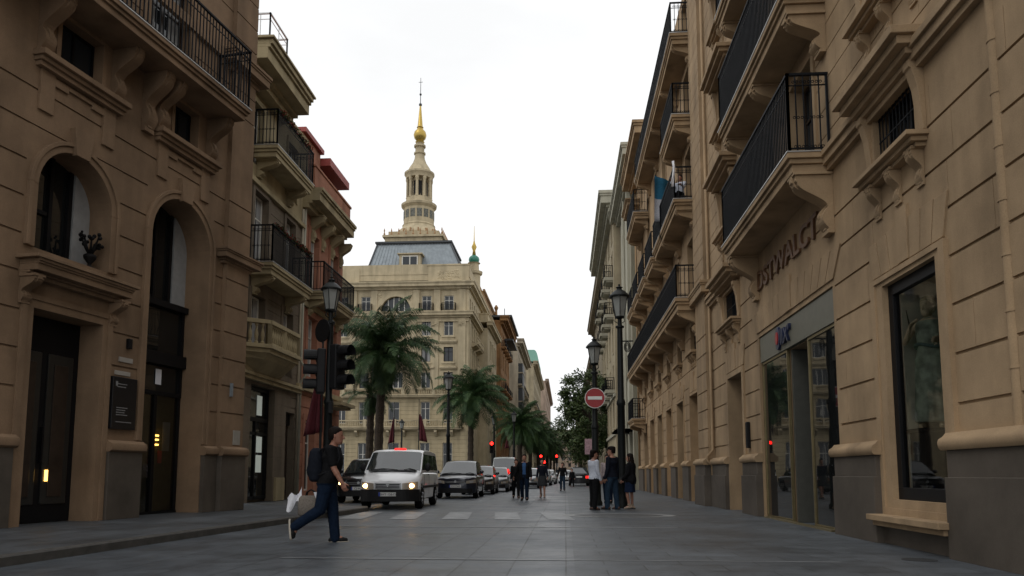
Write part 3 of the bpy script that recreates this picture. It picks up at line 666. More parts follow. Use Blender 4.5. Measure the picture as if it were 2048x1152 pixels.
for u0, u1 in ((1.97, 4.06), (10.41, 12.39)):
    q = MB()
    for z0, z1, y in ((4.95, 5.1, -.5), (3.55, 3.85, -.5), (2.82, 2.92, -.6), (.0, .06, -.6)): q.box(u0, u1, -.745, y, z0, z1)
    for x0, x1 in ((u0, u0 + .09), (u1 - .09, u1)): q.box(x0, x1, -.744, -.62, .06, 2.82); q.box(x0, x1, -.744, -.6, 2.92, 3.55); q.box(x0, x1, -.744, -.6, 3.85, 4.95)
    q.box(u0 + .86, u0 + .96, -.743, -.61, .06, 2.82)
    o = q.build('shop_entrance', M['black'], T)
    q = MB(); q.box(u0 + .09, u1 - .09, -.735, -.72, .06, 2.82); q.build('inner_wall', plain('dim olive interior', (.085, .075, .04), .7), o)
    for z0, z1 in ((2.92, 3.55), (3.85, 4.95)):
        q = MB(); q.quad((u0 + .09, -.66, z0), (u0 + .09, -.66, z1), (u1 - .09, -.66, z1), (u1 - .09, -.66, z0)); q.build('pane', M['shop'], o)
    q = MB(); q.quad((u0 + .09, -.65, .06), (u0 + .09, -.65, 2.82), (u1 - .09, -.65, 2.82), (u1 - .09, -.65, .06)); q.build('pane', M['clear'], o)
    for z in (1.62, 1.74, 1.84): q = MB(); q.box(u0 + .62, u0 + .82, -.718, -.70, z, z + .04); q.build('interior_lamp', M['warm'], o)
    q = MB(); q.box(u0 + .22, u0 + .48, -.718, -.71, 1.5, 2.2); q.build('notice', plain('dim grey notice', (.22, .22, .21), .8), o)
    q = MB(); q.box(u0 + .72, u0 + .92, -.645, -.635, 3.08, 3.45); q.build('sticker', M['paper'], o)
    q = MB(); q.box(u0 + .5, u0 + .62, -.716, -.69, 1.2, 1.5); q.build('red_box', M['redtrim'], o)
# mezzanine windows, sills, aprons and balcony consoles
for a, b in ((5.78, 6.84), (2.62, 3.5), (11.0, 12.0)):
    window(T, a, -.27, 8.85, b - a, 1.0, 'black', 'pane', 2, 1)
    uc = (a + b) / 2; w = 1.06
    s = MB(); s.box(uc - w, uc + w, -.02, .14, 8.55, 8.64); s.box(uc - w - .03, uc + w + .03, -.02, .2, 8.64, 8.72); s.box(uc - w - .07, uc + w + .07, -.02, .28, 8.72, 8.83); s.build('sill', m, T, bevel=.01)
    s = MB()
    for x0, x1, z0, z1 in ((uc - .95, uc - .62, 7.75, 8.55), (uc + .62, uc + .95, 7.75, 8.55), (uc - .62, uc - .3, 8.35, 8.5), (uc + .3, uc + .62, 8.35, 8.5), (uc - .3, uc + .3, 8.42, 8.5)): s.box(x0, x1, -.02, .05, z0, z1)
    s.build('apron', m, T, bevel=.01)
    for u in (uc - .92, uc + .92): console(T, 'console', u, 9.92, .6, 1.1, .26, m)
console(T, 'console', 4.42, 9.92, .6, 1.35, .3, m)
balcony(T, 1.85, 13, 9.93, 10.25, .98, 1.55, m, (), .5, .3, 0, .12)
for a in (3.1, 6.0, 8.9): window(T, a, -.28, 10.26, 1.4, 2.5, 'wood', 'pane', 2, 2, .07, 'french_window', curtain=True)
# wall plaque, box, vents
q = MB(); q.box(4.36, 5.06, -.0, .09, 1.88, 2.98); o = q.build('plaque', plain('black plaque', (.01, .01, .011), .3), T, bevel=.006)
q = MB()
rr = random.Random(4)
for z, n in ((2.82, 1), (2.76, 1), (2.32, 1), (2.27, 1), (2.22, 1), (2.17, 1), (2.02, 1)): q.box(4.92 - rr.uniform(.2, .45), 4.94, .09, .093, z, z + .018)
q.box(4.93, 4.99, .09, .093, 2.78, 2.88); q.build('plaque_lines', plain('plaque lettering grey', (.2, .2, .2), .6), o)
q = MB(); q.box(4.55, 4.66, 0, .08, 3.62, 3.84); q.build('wall_box', M['black'], T, bevel=.01)
q = MB(); q.box(4.45, 4.85, 0, .02, 3.32, 3.42); q.box(4.5, 4.95, 0, .016, 3.03, 3.12); q.build('wall_tag', plain('pale tag', (.33, .3, .26), .7), T)
q = MB(); q.box(.5, .8, .12, .14, 1.7, 2.08); q.build('wall_notice', plain('grey notice', (.3, .28, .24), .7), T); q = MB(); q.box(.95, 1.02, .12, .18, 2.95, 3.3); q.build('door_bell', M['zinc'], T)
# dark urn with branches on the sill of the arched window
T2 = Vector((-8.68, 19.91, .12)) + Matrix.Rotation(radians(-99), 3, 'Z') @ Vector((5.62, -.16, 5.12))
q = MB(); q.lathe([(.13, 0), (.14, .04), (.05, .09), (.05, .15), (.15, .28), (.16, .36), (.11, .4)], seg=14); rr = random.Random(2)
for k in range(7):
    a = 2 * pi * k / 7; e = (.22 * cos(a), .22 * sin(a), .62 + .25 * rr.random()); q.tube([(0, 0, .36), (e[0] * .5, e[1] * .5, .55), e], [.035, .03, .02], 6)
    for j in range(5): q.ball((e[0] + rr.uniform(-.07, .07), e[1] + rr.uniform(-.07, .07), e[2] + rr.uniform(-.07, .07)), rr.uniform(.03, .06), 6, 4)
o = q.build('urn', plain('dark bronze', (.007, .006, .006), .6, spec=.15), smooth=True); o.scale = (.78, .78, .78); o.location = T2; tag(o, 'small dark urn of gnarled branches on the sill of the arched window over the door', 'urn')

# ------------------------------------------------------------------ left second building (cream top, grey rusticated body)
LW = radians(-90)
T = thing('town_house', 'olive grey house with flowered iron balconies, stone balustrade balcony and heavy cream eaves', 'building', (-11.3, 31.0, .02), LW)
m = M['cream2']; g = M['grey2']
F = Facade(-.3, 7.2, 0, 11.6)
F.courses(0, 7.2, 4.75, 11.4, .42, .025, -.02, joint=0)
F.courses(.0, .8, .8, 4.2, .42, .03, -.025); F.courses(6.3, 7.2, .8, 4.2, .42, .03, -.025)
F.set(2.55, 4.8, 0, 4.3, -.35); F.set(.35, 1.35, 0, 3.55, -.35)
dw = [(1.0, 1.1), (4.2, 1.2)]
for z0, h in ((5.0, 2.6), (8.75, 2.7)):
    for a, w in ((1.0, 1.05), (3.9, 1.25)): F.set(a - .2, a + w + .2, z0, z0 + h + .2, .05); F.set(a, a + w, z0, z0 + h, -.3)
mb = F.build(MB()); shell(mb, -.3, 7.2, 0, 11.6, 9); mb.build('wall', g, T)
F = Facade(-.3, 7.2, 11.62, 15.8)
for a, w in ((1.0, 1.05), (4.6, 1.2)): F.set(a - .15, a + w + .15, 12.4, 14.9, .05); F.set(a, a + w, 12.4, 14.7, -.3)
mb = F.build(MB()); shell(mb, -.3, 7.2, 11.62, 15.8, 9); mb.build('upper_wall', m, T)
for z0, h in ((5.0, 2.6), (8.75, 2.7)):
    for a, w in ((1.0, 1.05), (3.9, 1.25)): window(T, a, -.28, z0, w, h, 'whitef', 'pane', 2, 2, .07, curtain=True)
for a, w in ((1.0, 1.05), (4.6, 1.2)): window(T, a, -.28, 12.4, w, 2.3, 'whitef', 'pane', 2, 2, .07)
c = MB(); cornice(c, 2.7, 6.95, 15.1, 1.05, 1.25, False); c.box(2.6, 7.05, -8, 1.32, 16.16, 16.24); c.build('eaves', m, T, bevel=.01)
c = MB(); c.box(0, 7.2, -.02, .16, 4.42, 4.56); c.box(0, 7.2, -.02, .24, 4.56, 4.68); cut(c); c.cuts = [0] + c.cuts; c.box(0, 7.2, -.02, .14, 11.62, 11.8); pieces(c, 'string_course', m, T, bevel=.008)
r = MB(); r.loft([[(2.6, 1.0, 16.26), (6.9, 1.0, 16.26), (6.9, -8, 16.26), (2.6, -8, 16.26)], [(4, -1.6, 17.2), (5.6, -1.6, 17.2), (5.6, -6, 17.2), (4, -6, 17.2)]]); ro = r.build('roof', M['tile'], T)
railing_mb(r := MB(), 5.3, 6.9, 16.26, 17.1, 1.1, .8, True, .012); r.build('roof_railing', M['rail_edge'], ro)
flow = plain('geranium red', (.26, .03, .025), .8, var=.5, nscale=30)
def flowers(parent, u0, u1, y, z, n, seed):
    rr = random.Random(seed); q = MB()
    for k in range(n):
        c0 = (rr.uniform(u0, u1), y + rr.uniform(-.1, .1), z + rr.uniform(0, .16))
        for j in range(5):
            d = Vector((rr.uniform(-1, 1), rr.uniform(-1, 1), rr.uniform(-1, 1))).normalized() * .05; e = d.orthogonal().normalized() * .035
            p0 = Vector(c0) + d; q.mi = 0 if rr.random() < .4 else 1; q.quad(p0 + d * .6, p0 + e, p0 - d * .6, p0 - e)
    return tag(q.build('flowers', [flow, M['leaf']], parent), kind='stuff')
for z, u0, u1, s in ((13.02, 1.4, 5.4, 1), (8.6, 1.2, 5.5, 2)):
    b = balcony(T, u0, u1, z - .42, z, .92, 1.35, m, (u0 + .5, u1 - .5), .6, .3, 1, .1); flowers(b, u0 + .2, u1 - .2, .85, z + 1.34, 150, s)
# stone balustrade balcony, canted at both ends
bp = MB(); pl_ = [(.9, 0), (1.7, .85), (5.0, .85), (5.8, 0)]
bp.extz([(x, y) for x, y in [(.6, -.01), (1.6, 1.02), (5.1, 1.02), (6.1, -.01)]], 5.2, 5.34); bp.extz([(.75, -.02), (1.65, .92), (5.05, .92), (5.95, -.02)], 5.04, 5.2)
bp.loft([[(1.2, -.02, 4.45), (2.3, .2, 4.45), (4.4, .2, 4.45), (5.5, -.02, 4.45)], [(.95, -.02, 4.85), (1.8, .7, 4.85), (4.9, .7, 4.85), (5.75, -.02, 4.85)], [(.85, -.02, 5.04), (1.7, .85, 5.04), (5.0, .85, 5.04), (5.85, -.02, 5.04)]])
bo = bp.build('balcony', m, T, bevel=.01); bo.location = (1.2, 0, .25); bo.scale = (.85, 1, 1)
q = MB(); balp = [(.075, 0), (.075, .05), (.04, .09), (.075, .28), (.07, .36), (.03, .55), (.035, .6), (.06, .64), (.07, .72)]
for (ax, ay), (bx, by) in zip(pl_, pl_[1:]):
    L_ = math.hypot(bx - ax, by - ay); n = max(2, int(L_ / .2))
    for k in range(n + 1):
        t = k / n; x, y = ax + (bx - ax) * t, ay + (by - ay) * t
        if k in (0, n) or (n > 8 and k == n // 2): q.lathe([(.12, 5.34), (.12, 6.1)], (x, y, 0), 4)
        else: q.lathe([(r_, 5.36 + z_) for r_, z_ in balp], (x, y, 0), 8)
    d = Vector((bx - ax, by - ay, 0)).normalized(); nn = Vector((d.y, -d.x, 0)) * .12
    for z0, z1 in ((6.08, 6.22),): q.loft([[(ax + s * nn.x, ay + s * nn.y, z) for s, z in ((-1, z0), (1, z0), (1, z1), (-1, z1))], [(bx + s * nn.x, by + s * nn.y, z) for s, z in ((-1, z0), (1, z0), (1, z1), (-1, z1))]])
q.build('balustrade', m, bo)
q = MB(); DX = -1.2
for x0, x1, z0, z1 in ((3.76, 3.86, .1, 4.28), (5.88, 5.99, .1, 4.28), (3.86, 5.88, 4.15, 4.28), (3.86, 5.88, 3.0, 3.15), (4.85, 4.95, .1, 3.0), (3.86, 5.88, 2.5, 2.6), (3.86, 5.88, .1, .22)): q.box(x0 + DX, x1 + DX, -.34, -.24, z0, z1)
o = q.build('shop_entrance', M['black'], T); q = MB(); q.quad((2.66, -.3, .1), (2.66, -.3, 4.15), (4.68, -.3, 4.15), (4.68, -.3, .1)); q.build('pane', M['shop'], o)
for a, b, c, d in ((3.0, 3.5, 1.85, 2.45), (3.0, 3.5, 1.1, 1.75), (3.1, 3.55, 3.25, 4.0)): q = MB(); q.box(a, b, -.295, -.28, c, d); q.build('poster', M['sheetlit'], o)
q = MB(); q.box(4.25, 4.48, -.295, -.27, 2.25, 2.42); q.build('screen', M['screen'], o)
q = MB(); q.box(.37, 1.33, -.34, -.28, .02, 3.0); q.build('door', M['wood'], T); q = MB(); q.box(.37, 1.33, -.33, -.2, 3.05, 3.5); q.build('door_fanlight', M['black'], T)
q = MB(); q.box(1.5, 2.4, -.02, .1, 0, .9); q.build('plinth', m, T, bevel=.01)
q = MB(); q.tube([(.05, .1, .1), (.05, .1, 4.9), (.05, .3, 5.2), (.05, .3, 5.5), (.05, .1, 5.8), (.05, .1, 12.6)], .055, 8); q.build('drain_pipe', M['mint'], T, smooth=True)

# ------------------------------------------------------------------ left third building (orange red)
T = thing('orange_house', 'orange red plastered house with pale corner cornice and red attic bay, behind the lamp post', 'building', (-11.35, 37.0, .02), LW)
m = M['orange']
F = Facade(0, 6.3, 0, 13.0)
F.courses(0, 6.3, .8, 4.4, .5, .04, -.03)
for z0, h in ((.3, 3.0), (5.2, 2.6), (8.9, 2.6)):
    for a in (.9, 3.8): F.set(a - .25, a + 1.45, z0, z0 + h + .25, .05); F.set(a, a + 1.2, z0, z0 + h, -.3)
mb = F.build(MB()); shell(mb, 0, 6.3, 0, 13.0, 9); mb.build('wall', m, T)
for z0, h in ((.3, 3.0), (5.2, 2.6), (8.9, 2.6)):
    for a in (.9, 3.8): window(T, a, -.28, z0, 1.2, h, 'whitef', 'pane', 2, 2, .07, curtain=z0 > 1)
q = MB(); cornice(q, .9, 6.2, 12.2, .85, .95, False); q.build('cornice', M['cream2'], T, bevel=.01)
for z, d in ((4.5, .18), (8.1, .12)): q = MB(); q.box(0, 6.3, -.02, d, z, z + .22); q.build('string_course', M['cream2'], T, bevel=.01)
for u in (.6, 2.0, 3.4, 4.8): console(T, 'cornice_bracket', u, 12.2, .6, 1.1, .3, M['cream2'])
q = MB(); q.box(.9, 6.25, .35, .6, 13.06, 13.95); q.box(.85, 6.3, .3, .65, 13.95, 14.05); q.build('parapet', m, T, bevel=.01)
q = MB(); q.box(3.9, 6.2, -6, .0, 13.06, 15.5); q.box(.9, 3.9, -6, -.3, 13.06, 15.0); q.build('attic', m, T, bevel=.01)
q = MB(); q.box(3.8, 6.3, -6.1, .15, 15.5, 15.7); q.box(.7, 3.8, -6.2, .45, 15.0, 15.35); q.build('attic_roof', M['redtrim'], T)
window(T, 1.1, -.29, 13.3, 2.6, 1.6, 'whitef', 'pane', 3, 1, .09, 'bay_window')
T.scale = (1, 1, 1.03)
balcony(T, .6, 5.4, 8.45, 8.8, .85, 1.25, M['cream2'], (1, 5), .6, .25, 0, .12)
q = MB(); q.box(.3, 2.6, -.02, .9, 4.15, 4.3); q.box(.4, 2.5, -.02, .7, 4.05, 4.15); q.build('canopy', M['cream2'], T)
q = MB(); q.tube([(6.2, .1, .05), (6.2, .1, 12.1)], .055, 8); q.build('drain_pipe', M['pale'], T, smooth=True)

# ------------------------------------------------------------------ cream corner palace with the domed tower, across the square
T = thing('palace', 'grand cream corner building with mansard roof and tall gilded tower across the square', 'building', (-12.6, 97, 0), radians(180))
m = M['cream']; mb_ = M['creamb']
WID = 30.0
cols = [(2.05, 1.25), (5.05, 1.25), (13.3, 1.25), (16.3, 1.25), (20.6, 1.25), (24.6, 1.25)]
rows = [(19.3, 1.95), (15.8, 1.95), (12.3, 2.1)]
F = Facade(0, WID, 0, 11.2); F.set(0, 1.0, 0, 11.2, .12)
for u, w in cols + [(9.1, 1.5)]:
    F.set(u - .15, u + w + .15, 7.6, 10.75, .06); F.set(u, u + w, 7.7, 10.5, -.3); F.set(u - .2, u + w + .2, 0, 5.3, .06); F.set(u, u + w, .5, 5.1, -.3)
low = F.build(MB()); low.build('lower_wall', mb_, T)
F = Facade(0, WID, 11.2, 29)
for u in (0.4, 4.0, 7.0, 11.8, 15.2, 19, 23): F.set(u, u + .95, 11.3, 21.6, .14)
for u, w in cols:
    for z, h in rows: F.set(u - .16, u + w + .16, z - .1, z + h + .18, .05); F.set(u, u + w, z, z + h, -.3)
    F.set(u - .5, u + w + .5, 22.9, 25.4, -.12); F.set(u, u + w, 22.75, 24.7, -.35)
for z, h in rows: F.set(8.5, 10.9, z - .1, z + h + .18, .05); F.set(8.7, 10.7, z, z + h, -.3)
F.set(7.45, 12.15, 22.55, 25.3, .0); F.set(7.75, 11.85, 22.6, 24.65, -.4)
for u in (.4, 3.8, 6.6, 12.3, 15.1, 19, 23): F.set(u, u + .85, 22.6, 25.5, .16)
up = F.build(MB()); arch_plate(up, 9.8, 2.05, 22.6, 24.65, .4, 24); up.build('upper_wall', m, T)
q = MB(); archivolt(q, 9.8, 2.05, 2.4, 22.6, -.01, .14); archivolt(q, 9.8, 2.4, 2.75, 22.6, -.01, .07); q.build('great_arch', m, T, auto=40)
q = MB(); q.quad((7.76, -.38, 22.6), (7.76, -.38, 24.65), (11.84, -.38, 24.65), (11.84, -.38, 22.6)); o = q.build('arched_window', M['pane'], T)
q = MB()
for a in (-1.1, -.35, .35, 1.1): q.box(9.8 + a - .05, 9.8 + a + .05, -.38, -.3, 22.6, 22.6 + sqrt(2.05 ** 2 - (abs(a) + .05) ** 2))
q.build('frame', M['whitef'], o)
rr = random.Random(21)
for u, w in cols:
    for k, (z, h) in enumerate(rows):
        window(T, u, -.28, z, w, h, rr.choice(['whitef', 'whitef', 'black', 'wood']), 'pane', 2, rr.choice([1, 2, 2]), .08, curtain=rr.random() < .45)
    window(T, u, -.33, 22.75, w, 1.95, 'whitef', 'pane', 2, 2, .08); window(T, u, -.28, 7.7, w, 2.8, 'whitef', 'pane', 2, 2, .09); window(T, u, -.28, .5, w, 4.6, 'whitef', 'pane', 2, 2, .09)
for z, h in rows: window(T, 8.7, -.28, z, 2.0, h, 'whitef', 'pane', 3, 1, .1)
window(T, 9.1, -.28, 7.7, 1.5, 2.8, 'whitef', 'pane', 2, 2, .09); window(T, 9.1, -.28, .5, 1.5, 4.6, 'whitef', 'pane', 2, 2, .09)
q = MB()
for u, w in cols + [(9.1, 1.2)]:
    for z, h in rows:
        cut(q); q.box(u - .25, u + w + .25, 0, .22, z - .28, z - .12); q.box(u - .1, u + w + .1, 0, .1, z - .6, z - .28)
    for z in (15.0, 18.5): cut(q); q.ext([(0, z - .3), (.12, z - .3), (.3, z - .06), (.3, z + .1), (0, z + .2)], u - .5, u + w + .5)
pieces(q, 'window_sill', m, T)
q = MB()
for u, w in cols:
    cut(q); railing_mb(q, u - .3, u + w + .3, 22.62, 23.6, .35, .16, True, .02)
pieces(q, 'window_guard', M['iron'], T)
q = MB()
cut(q); cornice(q, 0, WID, 21.7, .8, .75); q.box(0, WID, -.02, .16, 21.15, 21.3); cut(q); cornice(q, 0, WID, 25.55, .95, .9)
for k in range(75): q.box(.1 + .4 * k, .3 + .4 * k, 0, .34, 25.62, 25.8)
pieces(q, 'cornice', m, T)
q = MB(); cornice(q, 0, 20, 10.95, .4, .7); cornice(q, 1.5, 19, 6.7, .45, .95)
for k in range(9): q.ext([(0, 5.9), (.3, 6.0), (.85, 6.5), (.85, 6.7), (0, 6.7)], 1.9 + 2.1 * k, 2.25 + 2.1 * k)
bo = q.build('long_balcony', m, T)
q = MB()
for z, u0, u1, y in ((11.35, .2, 19.8, .55), (7.15, 1.7, 18.8, .8)):
    q.box(u0, u1, y - .1, y + .1, z + .78, z + .92); q.box(u0, u1, y - .1, y + .1, z, z + .12)
    n = int((u1 - u0) / .3)
    for k in range(n): q.lathe([(.05, z + .12), (.085, z + .3), (.04, z + .55), (.06, z + .78)], (u0 + .15 + .3 * k, y, 0), 6, False)
    for u in range(int(u0), int(u1), 4): q.box(u + .3, u + .7, y - .16, y + .16, z, z + 1)
q.build('balustrade', m, bo)
# parapet with balustrade panels
q = MB(); q.box(0, 5.5, -.6, .1, 26.52, 28.75); q.box(14.8, WID, -.6, .1, 26.52, 28.5); q.box(5.5, 14.8, -.5, .0, 26.52, 26.8); q.box(5.5, 14.8, -.5, .05, 27.6, 27.85)
for k in range(31): q.lathe([(.06, 26.8), (.11, 27.0), (.05, 27.35), (.08, 27.6)], (5.6 + .3 * k, -.25, 0), 6, False)
q.box(5.5, 14.8, -.8, -.6, 26.52, 27.6); q.box(-.05, 5.6, -.65, .16, 28.75, 28.9)
rr = random.Random(8)
for k in range(90): u, z = rr.uniform(1.2, 4.2), rr.uniform(26.9, 28.1); q.ball((u, .1, z), (rr.uniform(.06, .16), .06, rr.uniform(.06, .16)), 6, 4)
q.build('parapet', m, T)
q = MB()
for u in (.4, 4.0, 7.0, 11.8, 15.2, 19, 23):
    cut(q); q.ext([(0, 20.5), (.16, 20.5), (.30, 21.15), (0, 21.15)], u - .05, u + 1.0)
    for j in range(8): q.ball((u + rr.uniform(0, .95), .22, rr.uniform(20.55, 21.1)), .1, 6, 4)
for u in (6.6, 12.2):
    cut(q)
    for j in range(20): q.ball((9.8 + (1 if u > 10 else -1) * rr.uniform(1.9, 2.6), .03, rr.uniform(24.5, 25.4)), (.12, .07, .12), 6, 4)
pieces(q, 'capital', m, T)
# roof
q = MB(); q.loft([[(.6, -1, 27.4), (14.5, -1, 27.4), (14.5, -14, 27.4), (.6, -14, 27.4)], [(3.1, -3.4, 33.0), (13.3, -3.4, 33.0), (13.3, -12.5, 33.0), (3.1, -12.5, 33.0)]]); ro = q.build('mansard_roof', M['zinc'], T)
q = MB(); q.box(2.8, 13.6, -12.8, -3.1, 33.0, 33.25); q.box(3.0, 13.4, -12.6, -3.3, 32.65, 33.0)
for a, b2 in (((.6, -1, 27.4), (3.1, -3.4, 33.0)), ((14.5, -1, 27.4), (13.3, -3.4, 33.0)), ((.6, -14, 27.4), (3.1, -12.5, 33.0))): q.tube([a, b2], .14, 6)
q.build('roof_edge', M['slate'], ro)
q = MB()
for k in range(26):
    t = (k + .5) / 26; q.tube([(.6 + 13.9 * t, -.98, 27.45), (3.1 + 10.2 * t, -3.38, 33.0)], .035, 4)
for k in range(20):
    t = (k + .5) / 20; q.tube([(.58, -1 - 13 * t, 27.45), (3.08, -3.4 - 9.1 * t, 33.0)], .035, 4)
q.build('standing_seam', M['zinc'], ro)
q = MB(); q.box(6.75, 9.65, -3.2, -.95, 27.5, 30.7); q.ext([(-3.2, 30.7), (-.7, 30.7), (-.7, 30.85), (-3.2, 31.0)], 6.5, 9.9); do = q.build('dormer', m, ro)
window(do, 7.1, -.93, 28.5, 2.2, 2.0, 'whitef', 'pane', 2, 1, .14)
# tower
tw = MB(); c = (8.45, -8.0, 0)
tw.box(c[0] - 4.0, c[0] + 4.0, c[1] - 4.0, c[1] + 4.0, 32.46, 33.3); tw.box(c[0] - 4.3, c[0] + 4.3, c[1] - 4.3, c[1] + 4.3, 33.3, 33.6); tw.box(c[0] - 3.6, c[0] + 3.6, c[1] - 3.6, c[1] + 3.6, 33.6, 34.3)
to_ = tw.build('tower_base', m, T); to_.location = (0, 0, .8)
q = MB(); q.lathe([(3.2, 34.3), (3.25, 34.6), (2.95, 35.2), (2.5, 35.6), (2.35, 35.9), (2.4, 36.1), (2.2, 36.3), (2.2, 38.6), (2.3, 38.7), (2.55, 38.95), (2.6, 39.25), (2.2, 39.45), (1.95, 39.5), (1.9, 40.2), (1.25, 40.2), (1.2, 43.2), (1.95, 43.2), (2.0, 43.6), (2.2, 43.85), (2.2, 44.1), (1.8, 44.3), (1.6, 44.7), (1.45, 45.0), (1.0, 45.7), (.75, 46.4), (.7, 47.0), (.85, 47.1), (.85, 47.3), (.62, 47.4), (.6, 48.1), (.85, 48.2), (.85, 48.45), (.5, 48.6), (.6, 48.8)], c, 40)
q.build('tower', m, to_, auto=35)
q = MB()
for k in range(10):
    cut(q); a = 2 * pi * (k + .5) / 10; x, y = c[0] + 1.72 * cos(a), c[1] + 1.72 * sin(a); q.lathe([(.26, 40.2), (.2, 40.4), (.19, 42.6), (.28, 42.9), (.28, 43.2)], (x, y, 0), 10)
for k in range(10): cut(q); a = 2 * pi * (k + .5) / 10; x, y = c[0] + .56 * cos(a), c[1] + .56 * sin(a); q.lathe([(.1, 47.4), (.1, 48.15)], (x, y, 0), 6)
pieces(q, 'column', m, to_)
q = MB()
for k in range(14):
    a = 2 * pi * k / 14; q.T = Matrix.Translation((c[0], c[1], 0)) @ Matrix.Rotation(a, 4, 'Z'); q.box(2.15, 2.215, -.36, .36, 37.0, 38.2)
q.build('frieze_panel', plain('dark frieze', (.13, .13, .11), .8, var=.6, nscale=5), to_)
q = MB()
for k in range(10):
    a = 2 * pi * k / 10; q.T = Matrix.Translation((c[0], c[1], 0)) @ Matrix.Rotation(a, 4, 'Z'); q.box(1.2, 1.24, -.26, .26, 40.5, 42.7)
q.build('opening', M['dark'], to_)
q = MB()
for k in range(18):
    a = 2 * pi * k / 18; q.T = Matrix.Translation((c[0], c[1], 0)) @ Matrix.Rotation(a, 4, 'Z'); q.box(3.0, 3.28, -.1, .1, 34.5, 35.0)
q.T = None
for k in range(9):
    for x, y in ((c[0] - 4.1 + 1.02 * k, c[1] + 4.1), (c[0] - 4.1, c[1] - 4.1 + 1.02 * k)): q.lathe([(.1, 33.6), (.14, 33.8), (.06, 34.0), (.1, 34.3), (.02, 34.6)], (x, y, 0), 6)
q.build('finial', plain('ochre ornament', (.34, .2, .1), .8), to_)
q = MB(); q.lathe([(.6, 48.81), (.68, 49.0), (.45, 49.15), (.82, 49.55), (.95, 50.05), (.82, 50.55), (.5, 50.9), (.4, 51.15), (.5, 51.25), (.38, 51.45), (.11, 54.6)], c, 24); q.build('gilded_spire', M['gold'], to_, auto=40)
q = MB(); q.ball((c[0], c[1], 54.8), .24, 12, 8); q.lathe([(.06, 54.9), (.035, 59)], c, 6); q.ball((c[0], c[1], 56.4), .18, 8, 6); q.box(c[0] - .3, c[0] + .3, c[1] - .025, c[1] + .025, 58.3, 58.35); q.build('weather_vane', M['slate'], to_)
# flank along the street, then a lower projecting wing
b = MB(); b.quad((WID, 0, 0), (WID, 0, 27.2), (WID, -26, 27.2), (WID, -26, 0)); b.quad((0, -26, 0), (WID, -26, 0), (WID, -26, 27.2), (0, -26, 27.2)); b.quad((0, 0, 27.2), (0, -26, 27.2), (WID, -26, 27.2), (WID, 0, 27.2))
b.build('roof_deck', m, T)
F = Facade(0, 26, 0, 27.2)
fw = [12.8 + 2.15 * k for k in range(6)]
for u in (12.2, 24.9): F.set(u, u + .9, 11.3, 21.6, .14)
for u in fw:
    for z, h in ((19.2, 2.0), (15.5, 2.3), (12.0, 2.2)): F.set(u - .1, u + 1.15, z - .1, z + h + .15, .05); F.set(u, u + 1.05, z, z + h, -.3)
    F.set(u, u + 1.05, 22.8, 24.6, -.3); F.set(u, u + 1.05, 7.7, 10.4, -.3)
fl = F.build(MB()).build('flank_wall', m, T); fl.location = (0, -26, 0); fl.rotation_euler = (0, 0, radians(90))
for u in fw:
    for z, h in ((19.2, 2.0), (15.5, 2.3), (12.0, 2.2), (22.8, 1.8), (7.7, 2.7)): window(fl, u, -.28, z, 1.05, h, 'whitef', 'pane', 2, 2, .08)
q = MB(); cut(q); cornice(q, 0, 26, 21.7, .8, .75); cut(q); cornice(q, 0, 26, 25.55, .95, .9); cut(q); q.box(0, 26, -.5, .08, 27.2, 28.5)
for z in (15.1, 18.8):
    for u in (15, 19.3): cut(q); cornice(q, u, u + 3.4, z - .5, .5, .9, False)
for o in pieces(q, 'flank_cornice', m, fl): o.location = (.004, -.006, .004)
q = MB()
for z in (15.1, 18.8):
    for u in (15, 19.3):
        cut(q)
        for k in range(12): q.lathe([(.06, z), (.1, z + .3), (.05, z + .7)], (u + .2 + .27 * k, .8, 0), 6, False)
        q.box(u, u + 3.4, .7, .9, z + .7, z + .85)
pieces(q, 'flank_balcony', m, fl)
wg = MB(); F = Facade(0, 14, 0, 22.6)
for u in (1.2, 4.0, 6.8, 9.6): 
    for z, h in ((18.3, 2.9), (13.8, 3.0), (9.4, 2.8), (4.5, 3.0)): F.set(u - .2, u + 1.5, z - .2, z + h + .3, .06); F.set(u, u + 1.3, z, z + h, -.3)
wo = F.build(MB()); shell(wo, 0, 14, 0, 22.6, 8); wo = wo.build('wing', m, T); wo.location = (-1.3, -26, 0); wo.rotation_euler = (0, 0, radians(90))
for u in (1.2, 4.0, 6.8, 9.6):
    for z, h in ((18.3, 2.9), (13.8, 3.0), (9.4, 2.8), (4.5, 3.0)): window(wo, u, -.28, z, 1.3, h, 'whitef', 'pane', 2, 2, .08)
q = MB(); cornice(q, 0, 14, 22.6, .9, .9); q.box(0.05, 13.95, -7, .05, 23.5, 24.7); q.box(-.05, 14.05, -7.1, .15, 24.7, 24.85); q.build('wing_cornice', m, wo)

